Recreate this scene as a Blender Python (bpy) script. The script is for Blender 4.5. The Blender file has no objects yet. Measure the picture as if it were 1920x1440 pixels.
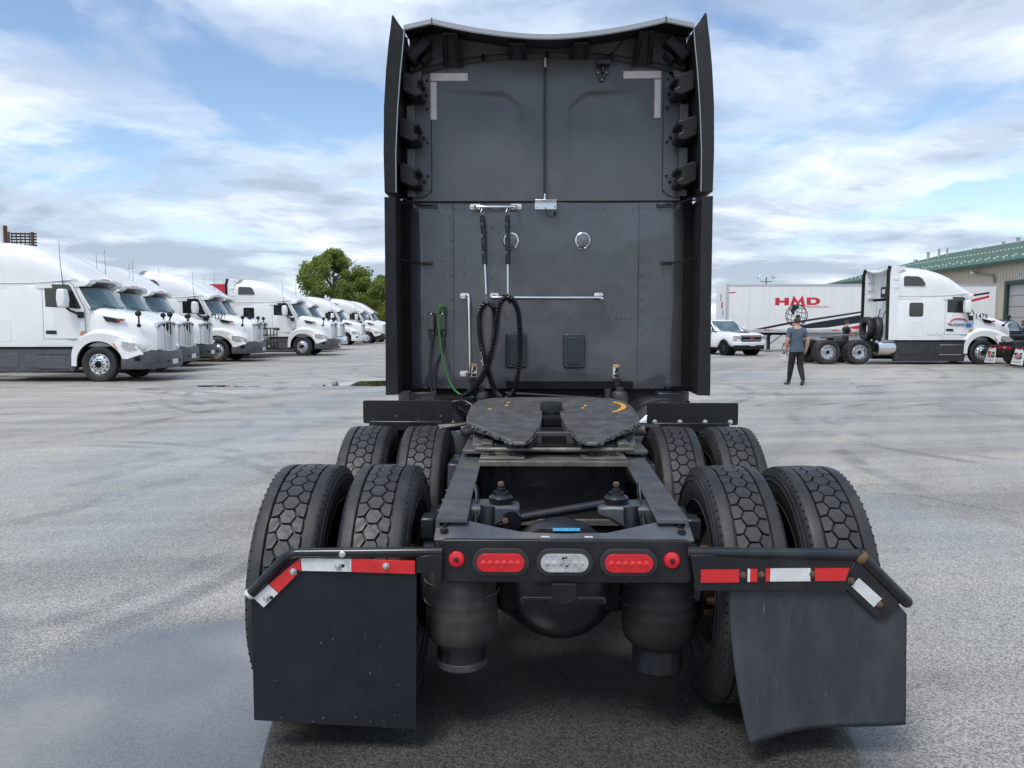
import bpy, bmesh, math, random
from mathutils import Vector, Matrix, noise
RAD = math.radians
PI = math.pi
random.seed(7)
scene = bpy.context.scene
COL = scene.collection

# ------------------------------------------------------------------ camera
CAM_POS = (-0.1375, 0.0, 1.62)
cam_data = bpy.data.cameras.new("camera")
cam_data.sensor_width = 36.0
cam_data.lens = 27.17
cam_data.clip_start = 0.05
cam_data.clip_end = 6000
cam = bpy.data.objects.new("camera", cam_data)
COL.objects.link(cam)
cam.location = CAM_POS
cam.rotation_euler = (RAD(90 - 4.38), 0, RAD(1.067))
scene.camera = cam

# ------------------------------------------------------------------ exposure
vs = scene.view_settings
vs.view_transform = 'Standard'
vs.look = 'None'
vs.gamma = 1.0
vs.exposure = 0.6
vs.use_curve_mapping = False

# ------------------------------------------------------------------ sky and sun
SUN_EL, SUN_AZ = RAD(60), RAD(215)          # azimuth clockwise from +Y: high behind the camera, to the left
world = bpy.data.worlds.new("World")
scene.world = world
world.use_nodes = True
wn = world.node_tree.nodes
wl = world.node_tree.links
wn.clear()


def wnode(t, **k):
    n = wn.new(t)
    for a, b in k.items():
        setattr(n, a, b)
    return n


def wmath(op, a, b=None, clamp=False):
    n = wnode('ShaderNodeMath', operation=op, use_clamp=clamp)
    for i, x in enumerate((a, b)):
        if x is None:
            continue
        if isinstance(x, (int, float)):
            n.inputs[i].default_value = x
        else:
            wl.new(x, n.inputs[i])
    return n.outputs[0]


sky = wnode('ShaderNodeTexSky', sky_type='NISHITA')
sky.sun_disc = False
sky.sun_elevation = SUN_EL
sky.sun_rotation = SUN_AZ
sky.altitude = 200
sky.air_density = 1.0
sky.dust_density = 0.3
sky.ozone_density = 1.5
tcw = wnode('ShaderNodeTexCoord')
sep = wnode('ShaderNodeSeparateXYZ')
wl.new(tcw.outputs['Generated'], sep.inputs[0])
zc = wmath('MAXIMUM', sep.outputs[2], 0.0)
zd = wmath('ADD', zc, 0.13)
cx = wmath('DIVIDE', sep.outputs[0], zd)
cy = wmath('DIVIDE', sep.outputs[1], zd)
comb = wnode('ShaderNodeCombineXYZ')
wl.new(cx, comb.inputs[0])
wl.new(cy, comb.inputs[1])
comb.inputs[2].default_value = 0.0


def wnoise(scale, detail, rough, off, dist=0.0, stretch=(1, 1, 1)):
    mp = wnode('ShaderNodeMapping')
    mp.inputs['Location'].default_value = off
    mp.inputs['Scale'].default_value = stretch
    wl.new(comb.outputs[0], mp.inputs[0])
    n = wnode('ShaderNodeTexNoise')
    n.inputs['Scale'].default_value = scale
    n.inputs['Detail'].default_value = detail
    n.inputs['Roughness'].default_value = rough
    n.inputs['Distortion'].default_value = dist
    wl.new(mp.outputs[0], n.inputs['Vector'])
    return n.outputs[0]


def wramp(fac, stops):
    r = wnode('ShaderNodeValToRGB')
    r.color_ramp.interpolation = 'EASE'
    els = r.color_ramp.elements
    while len(els) < len(stops):
        els.new(0.5)
    for e, (p, c) in zip(els, stops):
        e.position = p
        e.color = (c[0], c[1], c[2], 1)
    wl.new(fac, r.inputs[0])
    return r.outputs[0]


SKY_OFF = (-2.3, 6.1, 0)
n_big = wnoise(0.62, 2, 0.5, SKY_OFF, 0.2)
n_mid = wnoise(1.35, 10, 0.56, (SKY_OFF[0] + 5, SKY_OFF[1] + 2, 0), 0.25, (1, 0.75, 1))
n_shade = wnoise(1.7, 10, 0.56, (9.3, 4.1, 0), 0.3, (0.8, 0.9, 1))
cover = wmath('ADD', wmath('MULTIPLY', n_big, 0.45), wmath('MULTIPLY', n_mid, 0.55))
cover = wmath('ADD', cover, wmath('MULTIPLY', wmath('POWER', wmath('SUBTRACT', 1.0, zc), 12.0), 0.10))   # a slanting look through the layer meets more cloud
dens = wramp(cover, [(0.425, (0, 0, 0)), (0.49, (0.55,) * 3), (0.57, (1, 1, 1))])
# thick cloud is grey-blue underneath, its thinner rims are bright
thick = wmath('SUBTRACT', wmath('MULTIPLY', n_shade, 1.0), wmath('MULTIPLY', wmath('SUBTRACT', cover, 0.5), 0.9))
shade = wramp(thick, [(0.35, (0.32, 0.38, 0.48)), (0.45, (0.43, 0.49, 0.59)), (0.53, (0.58, 0.63, 0.71)), (0.64, (0.86, 0.87, 0.90))])
bg_sky = wnode('ShaderNodeBackground')
bg_sky.inputs[1].default_value = 0.12
hsw = wnode('ShaderNodeHueSaturation')
hsw.inputs['Saturation'].default_value = 1.0
wl.new(sky.outputs[0], hsw.inputs['Color'])
wl.new(hsw.outputs[0], bg_sky.inputs[0])
bg_cl = wnode('ShaderNodeBackground')
wl.new(wmath('ADD', wmath('MULTIPLY', zc, 0.55), 0.90), bg_cl.inputs[1])   # overcast cloud is brighter overhead than at the horizon
wl.new(shade, bg_cl.inputs[0])
mixw = wnode('ShaderNodeMixShader')
wl.new(wmath('MULTIPLY', dens, 0.90), mixw.inputs[0])
wl.new(bg_sky.outputs[0], mixw.inputs[1])
wl.new(bg_cl.outputs[0], mixw.inputs[2])
outw = wnode('ShaderNodeOutputWorld')
wl.new(mixw.outputs[0], outw.inputs[0])

sun_d = bpy.data.lights.new("sun", 'SUN')
sun_d.energy = 1.7
sun_d.angle = RAD(22)
sun_d.color = (1.0, 0.96, 0.9)
sun = bpy.data.objects.new("sun", sun_d)
COL.objects.link(sun)
sdir = Vector((math.sin(SUN_AZ) * math.cos(SUN_EL), math.cos(SUN_AZ) * math.cos(SUN_EL), math.sin(SUN_EL)))
sun.rotation_euler = sdir.to_track_quat('Z', 'Y').to_euler()
sun.location = (0, -5, 30)

# ------------------------------------------------------------------ mesh helper
XF = [Matrix.Identity(4)]
WARP = []


class MB:
    def __init__(s):
        s.v = []
        s.f = []
        s.mi = []
        s.m = 0

    def add(s, vs_, fs):
        b = len(s.v)
        s.v.extend([tuple(p) for p in vs_])
        for q in fs:
            s.f.append(tuple(i + b for i in q))
            s.mi.append(s.m)
        return s

    def box(s, x0, x1, y0, y1, z0, z1):
        return s.add([(x0, y0, z0), (x1, y0, z0), (x1, y1, z0), (x0, y1, z0), (x0, y0, z1), (x1, y0, z1), (x1, y1, z1), (x0, y1, z1)],
                     [(0, 3, 2, 1), (4, 5, 6, 7), (0, 1, 5, 4), (1, 2, 6, 5), (2, 3, 7, 6), (3, 0, 4, 7)])

    def obox(s, c, sz, rot=(0, 0, 0)):
        from mathutils import Euler
        m = Euler(rot).to_matrix()
        c = Vector(c)
        hx, hy, hz = sz[0] / 2, sz[1] / 2, sz[2] / 2
        vs_ = [c + m @ Vector(p) for p in [(-hx, -hy, -hz), (hx, -hy, -hz), (hx, hy, -hz), (-hx, hy, -hz), (-hx, -hy, hz), (hx, -hy, hz), (hx, hy, hz), (-hx, hy, hz)]]
        return s.add(vs_, [(0, 3, 2, 1), (4, 5, 6, 7), (0, 1, 5, 4), (1, 2, 6, 5), (2, 3, 7, 6), (3, 0, 4, 7)])

    def loft(s, secs, closed=True, cap0=True, cap1=True):
        n = len(secs[0])
        vs_ = [p for sec in secs for p in sec]
        fs = []
        for i in range(len(secs) - 1):
            for j in range(n if closed else n - 1):
                k = (j + 1) % n
                fs.append((i * n + j, i * n + k, (i + 1) * n + k, (i + 1) * n + j))
        if cap0:
            fs.append(tuple(reversed(range(n))))
        if cap1:
            fs.append(tuple(range((len(secs) - 1) * n, len(secs) * n)))
        return s.add(vs_, fs)

    def prism(s, poly, axis, a, b):
        def mk(t):
            if axis == 'x':
                return [(t, u, w) for u, w in poly]
            if axis == 'y':
                return [(u, t, w) for u, w in poly]
            return [(u, w, t) for u, w in poly]
        return s.loft([mk(a), mk(b)])

    def ring(s, c, d, r, n):
        d = Vector(d).normalized()
        u = d.orthogonal().normalized()
        w = d.cross(u)
        c = Vector(c)
        return [c + u * (r * math.cos(2 * PI * i / n)) + w * (r * math.sin(2 * PI * i / n)) for i in range(n)]

    def cyl(s, a, b, r, r2=None, n=16):
        d = Vector(b) - Vector(a)
        r2 = r if r2 is None else r2
        return s.loft([s.ring(a, d, r, n), s.ring(b, d, r2, n)])

    def lathe(s, prof, c, axis, n=32, closed=False, cap=(True, True)):
        """prof: (radius, distance along axis)"""
        d = Vector(axis).normalized()
        c = Vector(c)
        secs = [s.ring(c + d * t, d, max(r, 1e-4), n) for r, t in prof]
        if closed:
            secs.append(secs[0])
            return s.loft(secs, True, False, False)
        return s.loft(secs, True, cap[0], cap[1])

    def tube(s, pts, r, n=8, cap=True):
        pts = [Vector(p) for p in pts]
        rs = r if isinstance(r, (list, tuple)) else [r] * len(pts)
        secs = []
        u = None
        for i, p in enumerate(pts):
            d = (pts[min(i + 1, len(pts) - 1)] - pts[max(i - 1, 0)]).normalized()
            if u is None:
                u = d.orthogonal().normalized()
            else:
                u = (u - d * u.dot(d)).normalized()
            w = d.cross(u)
            secs.append([p + u * (rs[i] * math.cos(2 * PI * k / n)) + w * (rs[i] * math.sin(2 * PI * k / n)) for k in range(n)])
        return s.loft(secs, True, cap, cap)

    def sphere(s, c, r, n=16, m=10):
        rr = r if isinstance(r, (tuple, list)) else (r, r, r)
        secs = []
        for i in range(m + 1):
            th = PI * i / m
            q = max(math.sin(th), 1e-3)
            secs.append([(c[0] + rr[0] * q * math.cos(2 * PI * k / n), c[1] + rr[1] * q * math.sin(2 * PI * k / n), c[2] + rr[2] * math.cos(th)) for k in range(n)])
        return s.loft(secs)

    def grid(s, fn, nu, nv):
        vs_ = [fn(i / nu, j / nv) for j in range(nv + 1) for i in range(nu + 1)]
        fs = [(j * (nu + 1) + i, j * (nu + 1) + i + 1, (j + 1) * (nu + 1) + i + 1, (j + 1) * (nu + 1) + i) for j in range(nv) for i in range(nu)]
        return s.add(vs_, fs)

    def build(s, name, mat, parent=None, bevel=0.0, smooth=38, kind=None, seg=2, recalc=True, doubles=False):
        me = bpy.data.meshes.new(name)
        x = XF[-1]
        pts_ = [WARP[-1](p) for p in s.v] if WARP else s.v
        me.from_pydata([x @ Vector(p) for p in pts_], [], s.f)
        mats = mat if isinstance(mat, (list, tuple)) else [mat]
        for m_ in mats:
            me.materials.append(m_)
        if len(mats) > 1:
            me.polygons.foreach_set('material_index', s.mi)
        if recalc:
            bm = bmesh.new()
            bm.from_mesh(me)
            if doubles:
                bmesh.ops.remove_doubles(bm, verts=bm.verts, dist=1e-4)
            bmesh.ops.recalc_face_normals(bm, faces=bm.faces)
            bm.to_mesh(me)
            bm.free()
        if smooth:
            me.polygons.foreach_set('use_smooth', [True] * len(me.polygons))
            me.set_sharp_from_angle(angle=RAD(smooth))
        ob = bpy.data.objects.new(name, me)
        COL.objects.link(ob)
        if parent:
            ob.parent = parent
        if bevel:
            bv = ob.modifiers.new('bevel', 'BEVEL')
            bv.width = bevel
            bv.segments = seg
            bv.limit_method = 'ANGLE'
            bv.angle_limit = RAD(40)
        if kind:
            ob['kind'] = kind
        return ob


def rrect(u0, u1, v0, v1, r, n=4):
    out = []
    for cu, cv, a0 in ((u1 - r, v1 - r, 0), (u0 + r, v1 - r, 90), (u0 + r, v0 + r, 180), (u1 - r, v0 + r, 270)):
        for i in range(n + 1):
            a = RAD(a0 + 90 * i / n)
            out.append((cu + r * math.cos(a), cv + r * math.sin(a)))
    return out


def catmull(pts, k=8):
    pts = [Vector(p) for p in pts]
    out = []
    for i in range(len(pts) - 1):
        p0 = pts[max(i - 1, 0)]
        p1 = pts[i]
        p2 = pts[i + 1]
        p3 = pts[min(i + 2, len(pts) - 1)]
        for j in range(k):
            t = j / k
            out.append(0.5 * ((2 * p1) + (p2 - p0) * t + (2 * p0 - 5 * p1 + 4 * p2 - p3) * t * t + (3 * p1 - p0 - 3 * p2 + p3) * t ** 3))
    out.append(pts[-1])
    return out


def resample(pts, step):
    out = [pts[0].copy()]
    acc = 0.0
    for a, b in zip(pts, pts[1:]):
        L = (b - a).length
        while acc + L >= step:
            t = (step - acc) / L
            a = a.lerp(b, t)
            out.append(a.copy())
            L = (b - a).length
            acc = 0.0
        acc += L
    return out


def empty(name, loc=(0, 0, 0), rz=0.0, label=None, cat=None, group=None):
    o = bpy.data.objects.new(name, None)
    COL.objects.link(o)
    o.empty_display_size = 0.2
    o.location = loc
    o.rotation_euler = (0, 0, rz)
    tag(o, label, cat, group)
    return o


def tag(o, label=None, cat=None, group=None, kind=None):
    if label:
        o['label'] = label
    if cat:
        o['category'] = cat
    if group:
        o['group'] = group
    if kind:
        o['kind'] = kind
    return o


KIDS = {}


def copy_tree(o, parent=None, skip=()):
    c = o.copy()
    COL.objects.link(c)
    c.parent = parent
    for ch in [q for q in bpy.data.objects if q.parent == o] if o not in KIDS else KIDS[o]:
        if ch.name.split('.')[0] in skip:
            continue
        copy_tree(ch, c, skip)
    return c


# ------------------------------------------------------------------ materials
MATS = {}


def pm(name, col, rough=0.5, metal=0.0, spec=0.5, coat=0.0, var=0.0, vscale=3.0, dirt=None, dirt2=None, bump=None, rvar=0.0, ior=None, trans=0.0, stretch=None, emis=None):
    """procedural principled material: var = brightness variation, dirt = (colour, amount, scale), bump = (scale, strength)"""
    if name in MATS:
        return MATS[name]
    m = bpy.data.materials.new(name)
    m.use_nodes = True
    nt = m.node_tree
    N, Lk = nt.nodes, nt.links
    b = N['Principled BSDF']
    b.inputs['Base Color'].default_value = (*col, 1)
    b.inputs['Roughness'].default_value = rough
    b.inputs['Metallic'].default_value = metal
    b.inputs['Specular IOR Level'].default_value = spec
    b.inputs['Coat Weight'].default_value = coat
    b.inputs['Coat Roughness'].default_value = 0.05
    if ior:
        b.inputs['IOR'].default_value = ior
    if trans:
        b.inputs['Transmission Weight'].default_value = trans
    tc = N.new('ShaderNodeTexCoord')
    src = tc.outputs['Object']
    if stretch:
        mp = N.new('ShaderNodeMapping')
        mp.inputs['Scale'].default_value = stretch
        Lk.new(src, mp.inputs[0])
        src = mp.outputs[0]

    def nz(scale, detail=5, rgh=0.6):
        n = N.new('ShaderNodeTexNoise')
        n.inputs['Scale'].default_value = scale
        n.inputs['Detail'].default_value = detail
        n.inputs['Roughness'].default_value = rgh
        Lk.new(src, n.inputs['Vector'])
        return n.outputs[0]

    def rng(x, a, b_, c, d):
        r = N.new('ShaderNodeMapRange')
        for i, q in enumerate((a, b_, c, d)):
            r.inputs[i + 1].default_value = q
        Lk.new(x, r.inputs[0])
        return r.outputs[0]
    colour = None
    if var:
        n = nz(vscale)
        h = N.new('ShaderNodeHueSaturation')
        h.inputs['Color'].default_value = (*col, 1)
        Lk.new(rng(n, 0.3, 0.7, 1 - var, 1 + var), h.inputs['Value'])
        colour = h.outputs[0]
    if dirt:
        dc, amt, sc = dirt
        mx = N.new('ShaderNodeMix')
        mx.data_type = 'RGBA'
        if colour:
            Lk.new(colour, mx.inputs[6])
        else:
            mx.inputs[6].default_value = (*col, 1)
        mx.inputs[7].default_value = (*dc, 1)
        Lk.new(rng(nz(sc, 8, 0.7), 0.46, 0.72, 0, amt), mx.inputs[0])
        colour = mx.outputs[2]
    if dirt2:
        # a second layer of wear, stretched into streaks or scratches: (colour, amount, scale, stretch, threshold)
        dc, amt, sc, st, th = dirt2
        mp2 = N.new('ShaderNodeMapping')
        mp2.inputs['Scale'].default_value = st
        Lk.new(tc.outputs['Object'], mp2.inputs[0])
        n2 = N.new('ShaderNodeTexNoise')
        n2.inputs['Scale'].default_value = sc
        n2.inputs['Detail'].default_value = 7
        n2.inputs['Roughness'].default_value = 0.65
        Lk.new(mp2.outputs[0], n2.inputs['Vector'])
        mx2 = N.new('ShaderNodeMix')
        mx2.data_type = 'RGBA'
        if colour:
            Lk.new(colour, mx2.inputs[6])
        else:
            mx2.inputs[6].default_value = (*col, 1)
        mx2.inputs[7].default_value = (*dc, 1)
        Lk.new(rng(n2.outputs[0], th, th + .12, 0, amt), mx2.inputs[0])
        colour = mx2.outputs[2]
    if colour:
        Lk.new(colour, b.inputs['Base Color'])
    if rvar:
        Lk.new(rng(nz(vscale * 2.3 + 1), 0.3, 0.7, max(rough - rvar, 0.02), rough + rvar), b.inputs['Roughness'])
    if bump:
        bp = N.new('ShaderNodeBump')
        bp.inputs['Strength'].default_value = bump[1]
        bp.inputs['Distance'].default_value = bump[2] if len(bump) > 2 else 0.01
        Lk.new(nz(bump[0], 4), bp.inputs['Height'])
        Lk.new(bp.outputs[0], b.inputs['Normal'])
    MATS[name] = m
    return m


M_PAINT = pm('gunmetal_paint', (0.084, 0.086, 0.093), 0.42, 0.1, coat=0.15, var=0.16, vscale=1.6, dirt=((0.13, 0.13, 0.135), 0.4, 2.2), dirt2=((0.15, 0.15, 0.155), 0.3, 2.6, (1, 1, 9), .60), rvar=0.12)
M_PAINT2 = pm('gunmetal_paint_polished', (0.068, 0.070, 0.077), 0.17, 0.1, coat=0.55, var=0.12, vscale=1.2, dirt=((0.12, 0.12, 0.125), 0.6, 1.6), dirt2=((0.14, 0.14, 0.145), 0.22, 1.8, (3, 1, .6), .58), rvar=0.12)
M_BLACKP = pm('black_plastic', (0.010, 0.0102, 0.011), 0.5, spec=0.35, var=0.2, vscale=4, dirt=((0.04, 0.04, 0.04), 0.35, 5))
M_BLACKG = pm('black_gloss', (0.007, 0.0073, 0.008), 0.22, spec=0.4, coat=0.2, dirt=((0.04, 0.04, 0.04), 0.3, 7))
M_VOID = pm('grimy_black', (0.006, 0.006, 0.0065), 0.8, spec=0.2, dirt=((0.02, 0.018, 0.015), 0.5, 6))
M_LIP = pm('roof_lip_grey', (0.34, 0.35, 0.36), 0.28, 0.3, coat=0.4)
M_RUBBER = pm('tyre_rubber', (0.020, 0.020, 0.021), 0.52, spec=0.4, var=0.2, vscale=5, dirt=((0.065, 0.062, 0.057), 0.5, 6), rvar=0.08)
M_TREAD = pm('wet_tread_rubber', (0.023, 0.0228, 0.0235), 0.50, var=0.3, vscale=14, dirt=((0.06, 0.057, 0.052), 0.4, 22), rvar=0.12)
M_GROOVE = pm('groove_rubber', (0.006, 0.006, 0.006), 0.7, spec=0.2)
M_FRAME = pm('frame_steel', (0.075, 0.082, 0.095), 0.42, 0.15, var=0.3, vscale=6, dirt=((0.20, 0.165, 0.12), 0.6, 7), bump=(40, 0.15, 0.004))
M_FRAMEB = pm('black_frame_paint', (0.009, 0.0105, 0.014), 0.34, spec=0.4, coat=0.15, var=0.2, vscale=6, dirt=((0.06, 0.05, 0.04), 0.35, 9))
M_GREASE = pm('greasy_steel', (0.088, 0.088, 0.090), 0.42, 0.1, var=0.35, vscale=12, dirt=((0.06, 0.052, 0.042), 0.6, 7), bump=(55, 0.6, 0.006), rvar=0.12)
M_GALV = pm('worn_steel', (0.17, 0.155, 0.13), 0.5, 0.4, var=0.35, vscale=9, dirt=((0.05, 0.045, 0.04), 0.8, 8))
M_CHROME = pm('chrome', (0.78, 0.78, 0.79), 0.14, 1.0, dirt=((0.35, 0.34, 0.33), 0.25, 20))
M_ALU = pm('polished_aluminium', (0.72, 0.73, 0.74), 0.26, 1.0, dirt=((0.30, 0.29, 0.28), 0.4, 9))
M_ZINC = pm('zinc_bolt', (0.55, 0.55, 0.54), 0.35, 0.8)
M_RUST = pm('rusty_bolt', (0.11, 0.065, 0.04), 0.8, var=0.4, vscale=40)
M_WHITE = pm('white_paint', (0.77, 0.775, 0.77), 0.26, coat=0.5, var=0.03, vscale=1.2, dirt=((0.55, 0.54, 0.52), 0.16, 2.2), dirt2=((0.5, 0.48, 0.45), 0.22, 1.5, (1.5, 1.5, .35), .57))
M_SKIRT = pm('grey_plastic', (0.075, 0.078, 0.083), 0.5, var=0.12, vscale=3, dirt=((0.14, 0.135, 0.13), 0.4, 4))
M_SKIRTB = pm('dark_skirt', (0.024, 0.025, 0.027), 0.45, dirt=((0.08, 0.08, 0.08), 0.3, 4))
M_GLASS = pm('tinted_glass', (0.012, 0.016, 0.017), 0.03, spec=0.6, coat=0.3)
M_WIND = pm('windscreen_glass', (0.10, 0.15, 0.15), 0.04, spec=0.7, coat=0.5, var=0.5, vscale=1.6)
M_RED = pm('red_lens', (0.62, 0.010, 0.018), 0.18, coat=0.6, var=0.15, vscale=25, bump=(160, 0.25, 0.003))
M_REDT = pm('red_tape', (0.62, 0.018, 0.020), 0.35, coat=0.3, var=0.12, vscale=18)
M_WHT = pm('white_tape', (0.66, 0.67, 0.66), 0.4, coat=0.3, var=0.10, vscale=18, dirt=((0.35, 0.33, 0.30), 0.35, 15))
M_PINK = pm('aged_reflective_tape', (0.70, 0.56, 0.55), 0.4, var=0.10, vscale=14)
M_CLEAR = pm('clear_lens', (0.42, 0.42, 0.41), 0.15, coat=0.6, var=0.35, vscale=30, bump=(120, 0.3, 0.003))
M_FLAP = pm('black_flap_rubber', (0.008, 0.0105, 0.0145), 0.55, spec=0.35, var=0.15, vscale=4, dirt=((0.03, 0.033, 0.037), 0.35, 9), dirt2=((0.09, 0.095, 0.1), 0.35, 6, (6, 6, 1.2), .63), bump=(14, 0.15, 0.01))
M_FLAP2 = pm('dusty_flap_rubber', (0.030, 0.034, 0.042), 0.55, var=0.07, vscale=2, dirt=((0.11, 0.11, 0.11), 0.3, 3), dirt2=((0.26, 0.26, 0.25), 0.45, 11, (6, 6, .7), .63), bump=(9, 0.1, 0.01), stretch=(3, 3, 1.1))
M_HOSE = pm('black_hose', (0.008, 0.009, 0.011), 0.18, coat=0.4)
M_GREEN = pm('green_hose', (0.035, 0.15, 0.035), 0.35)
M_AMBER = pm('amber_lens', (0.70, 0.20, 0.05), 0.25, coat=0.5)
M_STICK = pm('orange_sticker', (0.60, 0.26, 0.10), 0.5)
M_CREAM = pm('cream_sticker', (0.62, 0.58, 0.48), 0.5)
M_BLUE = pm('blue_label', (0.04, 0.30, 0.55), 0.4, var=0.3, vscale=40)
M_YEL = pm('yellow_paint_marker', (0.62, 0.33, 0.05), 0.5, var=0.2, vscale=40)
M_BADGE = pm('red_badge', (0.35, 0.03, 0.06), 0.3, coat=0.5)
M_INK = pm('black_lettering', (0.012, 0.012, 0.014), 0.5)
M_INKR = pm('red_lettering', (0.55, 0.02, 0.04), 0.45)
M_GRILLE = pm('grille_mesh', (0.030, 0.029, 0.026), 0.7, 0.0, spec=.3, var=0.2, vscale=60)
M_BAGL = pm('dusty_air_bag', (0.034, 0.0325, 0.030), 0.65, spec=.3, var=0.35, vscale=6, dirt=((0.085, 0.08, 0.073), 0.5, 5), bump=(30, 0.3, 0.004), stretch=(2, 2, .7))
M_BAGD = pm('dark_air_bag', (0.010, 0.0095, 0.0095), 0.65, spec=.25, var=0.3, vscale=6, dirt=((0.03, 0.028, 0.026), 0.5, 5), bump=(30, 0.3, 0.004))

# ------------------------------------------------------------------ the yard surface
def ground_material():
    m = bpy.data.materials.new('wet_asphalt')
    m.use_nodes = True
    nt = m.node_tree
    N, Lk = nt.nodes, nt.links
    b = N['Principled BSDF']
    tc = N.new('ShaderNodeTexCoord')
    P = tc.outputs['Object']

    def lk(i, x):
        if isinstance(x, (int, float)):
            i.default_value = x
        elif isinstance(x, tuple):
            i.default_value = x
        else:
            Lk.new(x, i)

    def mt(op, a, c=0.0, clamp=False):
        n = N.new('ShaderNodeMath')
        n.operation = op
        n.use_clamp = clamp
        lk(n.inputs[0], a)
        lk(n.inputs[1], c)
        return n.outputs[0]

    def mapped(rot=0, sc=(1, 1, 1), loc=(0, 0, 0)):
        mp = N.new('ShaderNodeMapping')
        mp.vector_type = 'TEXTURE'
        mp.inputs['Rotation'].default_value = (0, 0, RAD(rot))
        mp.inputs['Scale'].default_value = sc
        mp.inputs['Location'].default_value = loc
        Lk.new(P, mp.inputs[0])
        return mp.outputs[0]

    def nz(vec, scale, detail=5, rough=0.6, dist=0):
        n = N.new('ShaderNodeTexNoise')
        n.inputs['Scale'].default_value = scale
        n.inputs['Detail'].default_value = detail
        n.inputs['Roughness'].default_value = rough
        n.inputs['Distortion'].default_value = dist
        Lk.new(vec, n.inputs['Vector'])
        return n.outputs[0]

    def rng(x, a, b_, c, d):
        r = N.new('ShaderNodeMapRange')
        r.interpolation_type = 'SMOOTHSTEP'
        for i, q in enumerate((a, b_, c, d)):
            r.inputs[i + 1].default_value = q
        Lk.new(x, r.inputs[0])
        return r.outputs[0]

    def mixc(f, a, c):
        mx = N.new('ShaderNodeMix')
        mx.data_type = 'RGBA'
        lk(mx.inputs[0], f)
        lk(mx.inputs[6], a)
        lk(mx.inputs[7], c)
        return mx.outputs[2]

    # the vector, wandering a little, for the drying edges of the wet tracks
    wob = N.new('ShaderNodeTexNoise')
    wob.inputs['Scale'].default_value = 0.9
    wob.inputs['Detail'].default_value = 5
    Lk.new(P, wob.inputs['Vector'])
    va = N.new('ShaderNodeVectorMath')
    va.operation = 'MULTIPLY_ADD'
    Lk.new(wob.outputs[1], va.inputs[0])
    va.inputs[1].default_value = (1.1, 1.1, 0)
    sub = N.new('ShaderNodeVectorMath')
    sub.operation = 'SUBTRACT'
    Lk.new(P, sub.inputs[0])
    sub.inputs[1].default_value = (0.55, 0.55, 0)
    Lk.new(sub.outputs[0], va.inputs[2])
    PW = va.outputs[0]
    sp = N.new('ShaderNodeSeparateXYZ')
    Lk.new(PW, sp.inputs[0])

    def seg(ax, ay, bx, by, w0, w1):
        dx, dy = bx - ax, by - ay
        L2 = dx * dx + dy * dy
        px = mt('SUBTRACT', sp.outputs[0], ax)
        py = mt('SUBTRACT', sp.outputs[1], ay)
        t = mt('DIVIDE', mt('ADD', mt('MULTIPLY', px, dx), mt('MULTIPLY', py, dy)), L2, True)
        ex = mt('SUBTRACT', px, mt('MULTIPLY', t, dx))
        ey = mt('SUBTRACT', py, mt('MULTIPLY', t, dy))
        d = mt('SQRT', mt('ADD', mt('MULTIPLY', ex, ex), mt('MULTIPLY', ey, ey)))
        return rng(d, w0, w1, 1.0, 0.0)

    sp0 = N.new('ShaderNodeSeparateXYZ')
    Lk.new(P, sp0.inputs[0])

    def union(lst):
        w_ = None
        for sgm in lst:
            q = seg(*sgm)
            w_ = q if w_ is None else mt('MAXIMUM', w_, q)
        return w_

    # pool: shallow water left of the tractor; under: wet film, tractor's shade painted in
    pool = union([(-2.7, 2.0, -1.6, 3.2, .75, 1.3), (-3.7, 2.4, -3.4, 3.2, .5, 1.1)])
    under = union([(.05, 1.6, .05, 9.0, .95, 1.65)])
    soak_shade = mt('MAXIMUM', pool, under)
    # damp: the drying tracks
    damp = union([(-4.9, 8.0, -4.5, 12.2, .5, 1.5), (-4.5, 12.2, -3.9, 20.7, .3, 1.1), (-3.4, 5.6, -3.9, 9.6, .25, 1.0), (-3.9, 9.6, -3.6, 13.5, .15, .7),
                  (2.95, 7.2, 3.0, 5.7, .1, .75), (8.5, 19.0, 14, 17.0, .6, 2.4), (6.4, 26, 9.5, 18.0, .3, 1.7), (-9.2, 19.6, -7.0, 20.2, .3, 1.2)])
    near = mt('SUBTRACT', sp.outputs[1], mt('MULTIPLY', nz(P, 0.55, 4), 4.0))
    damp = mt('MAXIMUM', damp, rng(near, 1.6, 5.0, 0.55, 0.0))
    patch = rng(nz(mapped(20, (1.6, 1, 1)), 0.28, 6, 0.62, 0.4), 0.55, 0.70, 0, 0.6)
    damp = mt('MAXIMUM', damp, patch)
    fine_break = rng(nz(P, 3.2, 6, 0.7), 0.32, 0.58, 0.55, 1.0)
    damp = mt('MULTIPLY', damp, fine_break, True)
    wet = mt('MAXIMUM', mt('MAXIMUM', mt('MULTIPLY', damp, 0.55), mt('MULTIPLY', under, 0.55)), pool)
    dark = mt('MAXIMUM', mt('MULTIPLY', damp, 0.16), mt('MAXIMUM', mt('MULTIPLY', pool, 0.80), mt('MULTIPLY', under, 0.80)))  # below the tractor this darkening stands in for its shade
    streakA = nz(mapped(62, (9, 0.7, 1), (3, 1, 0)), 0.55, 7, 0.62, 0.25)
    streakB = nz(mapped(8, (7, 0.6, 1), (8, 2, 0)), 0.6, 7, 0.62, 0.2)
    big = nz(P, 0.12, 5, 0.6)
    tone = mt('ADD', mt('ADD', mt('MULTIPLY', streakA, 0.35), mt('MULTIPLY', streakB, 0.4)), mt('MULTIPLY', big, 0.25))
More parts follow.
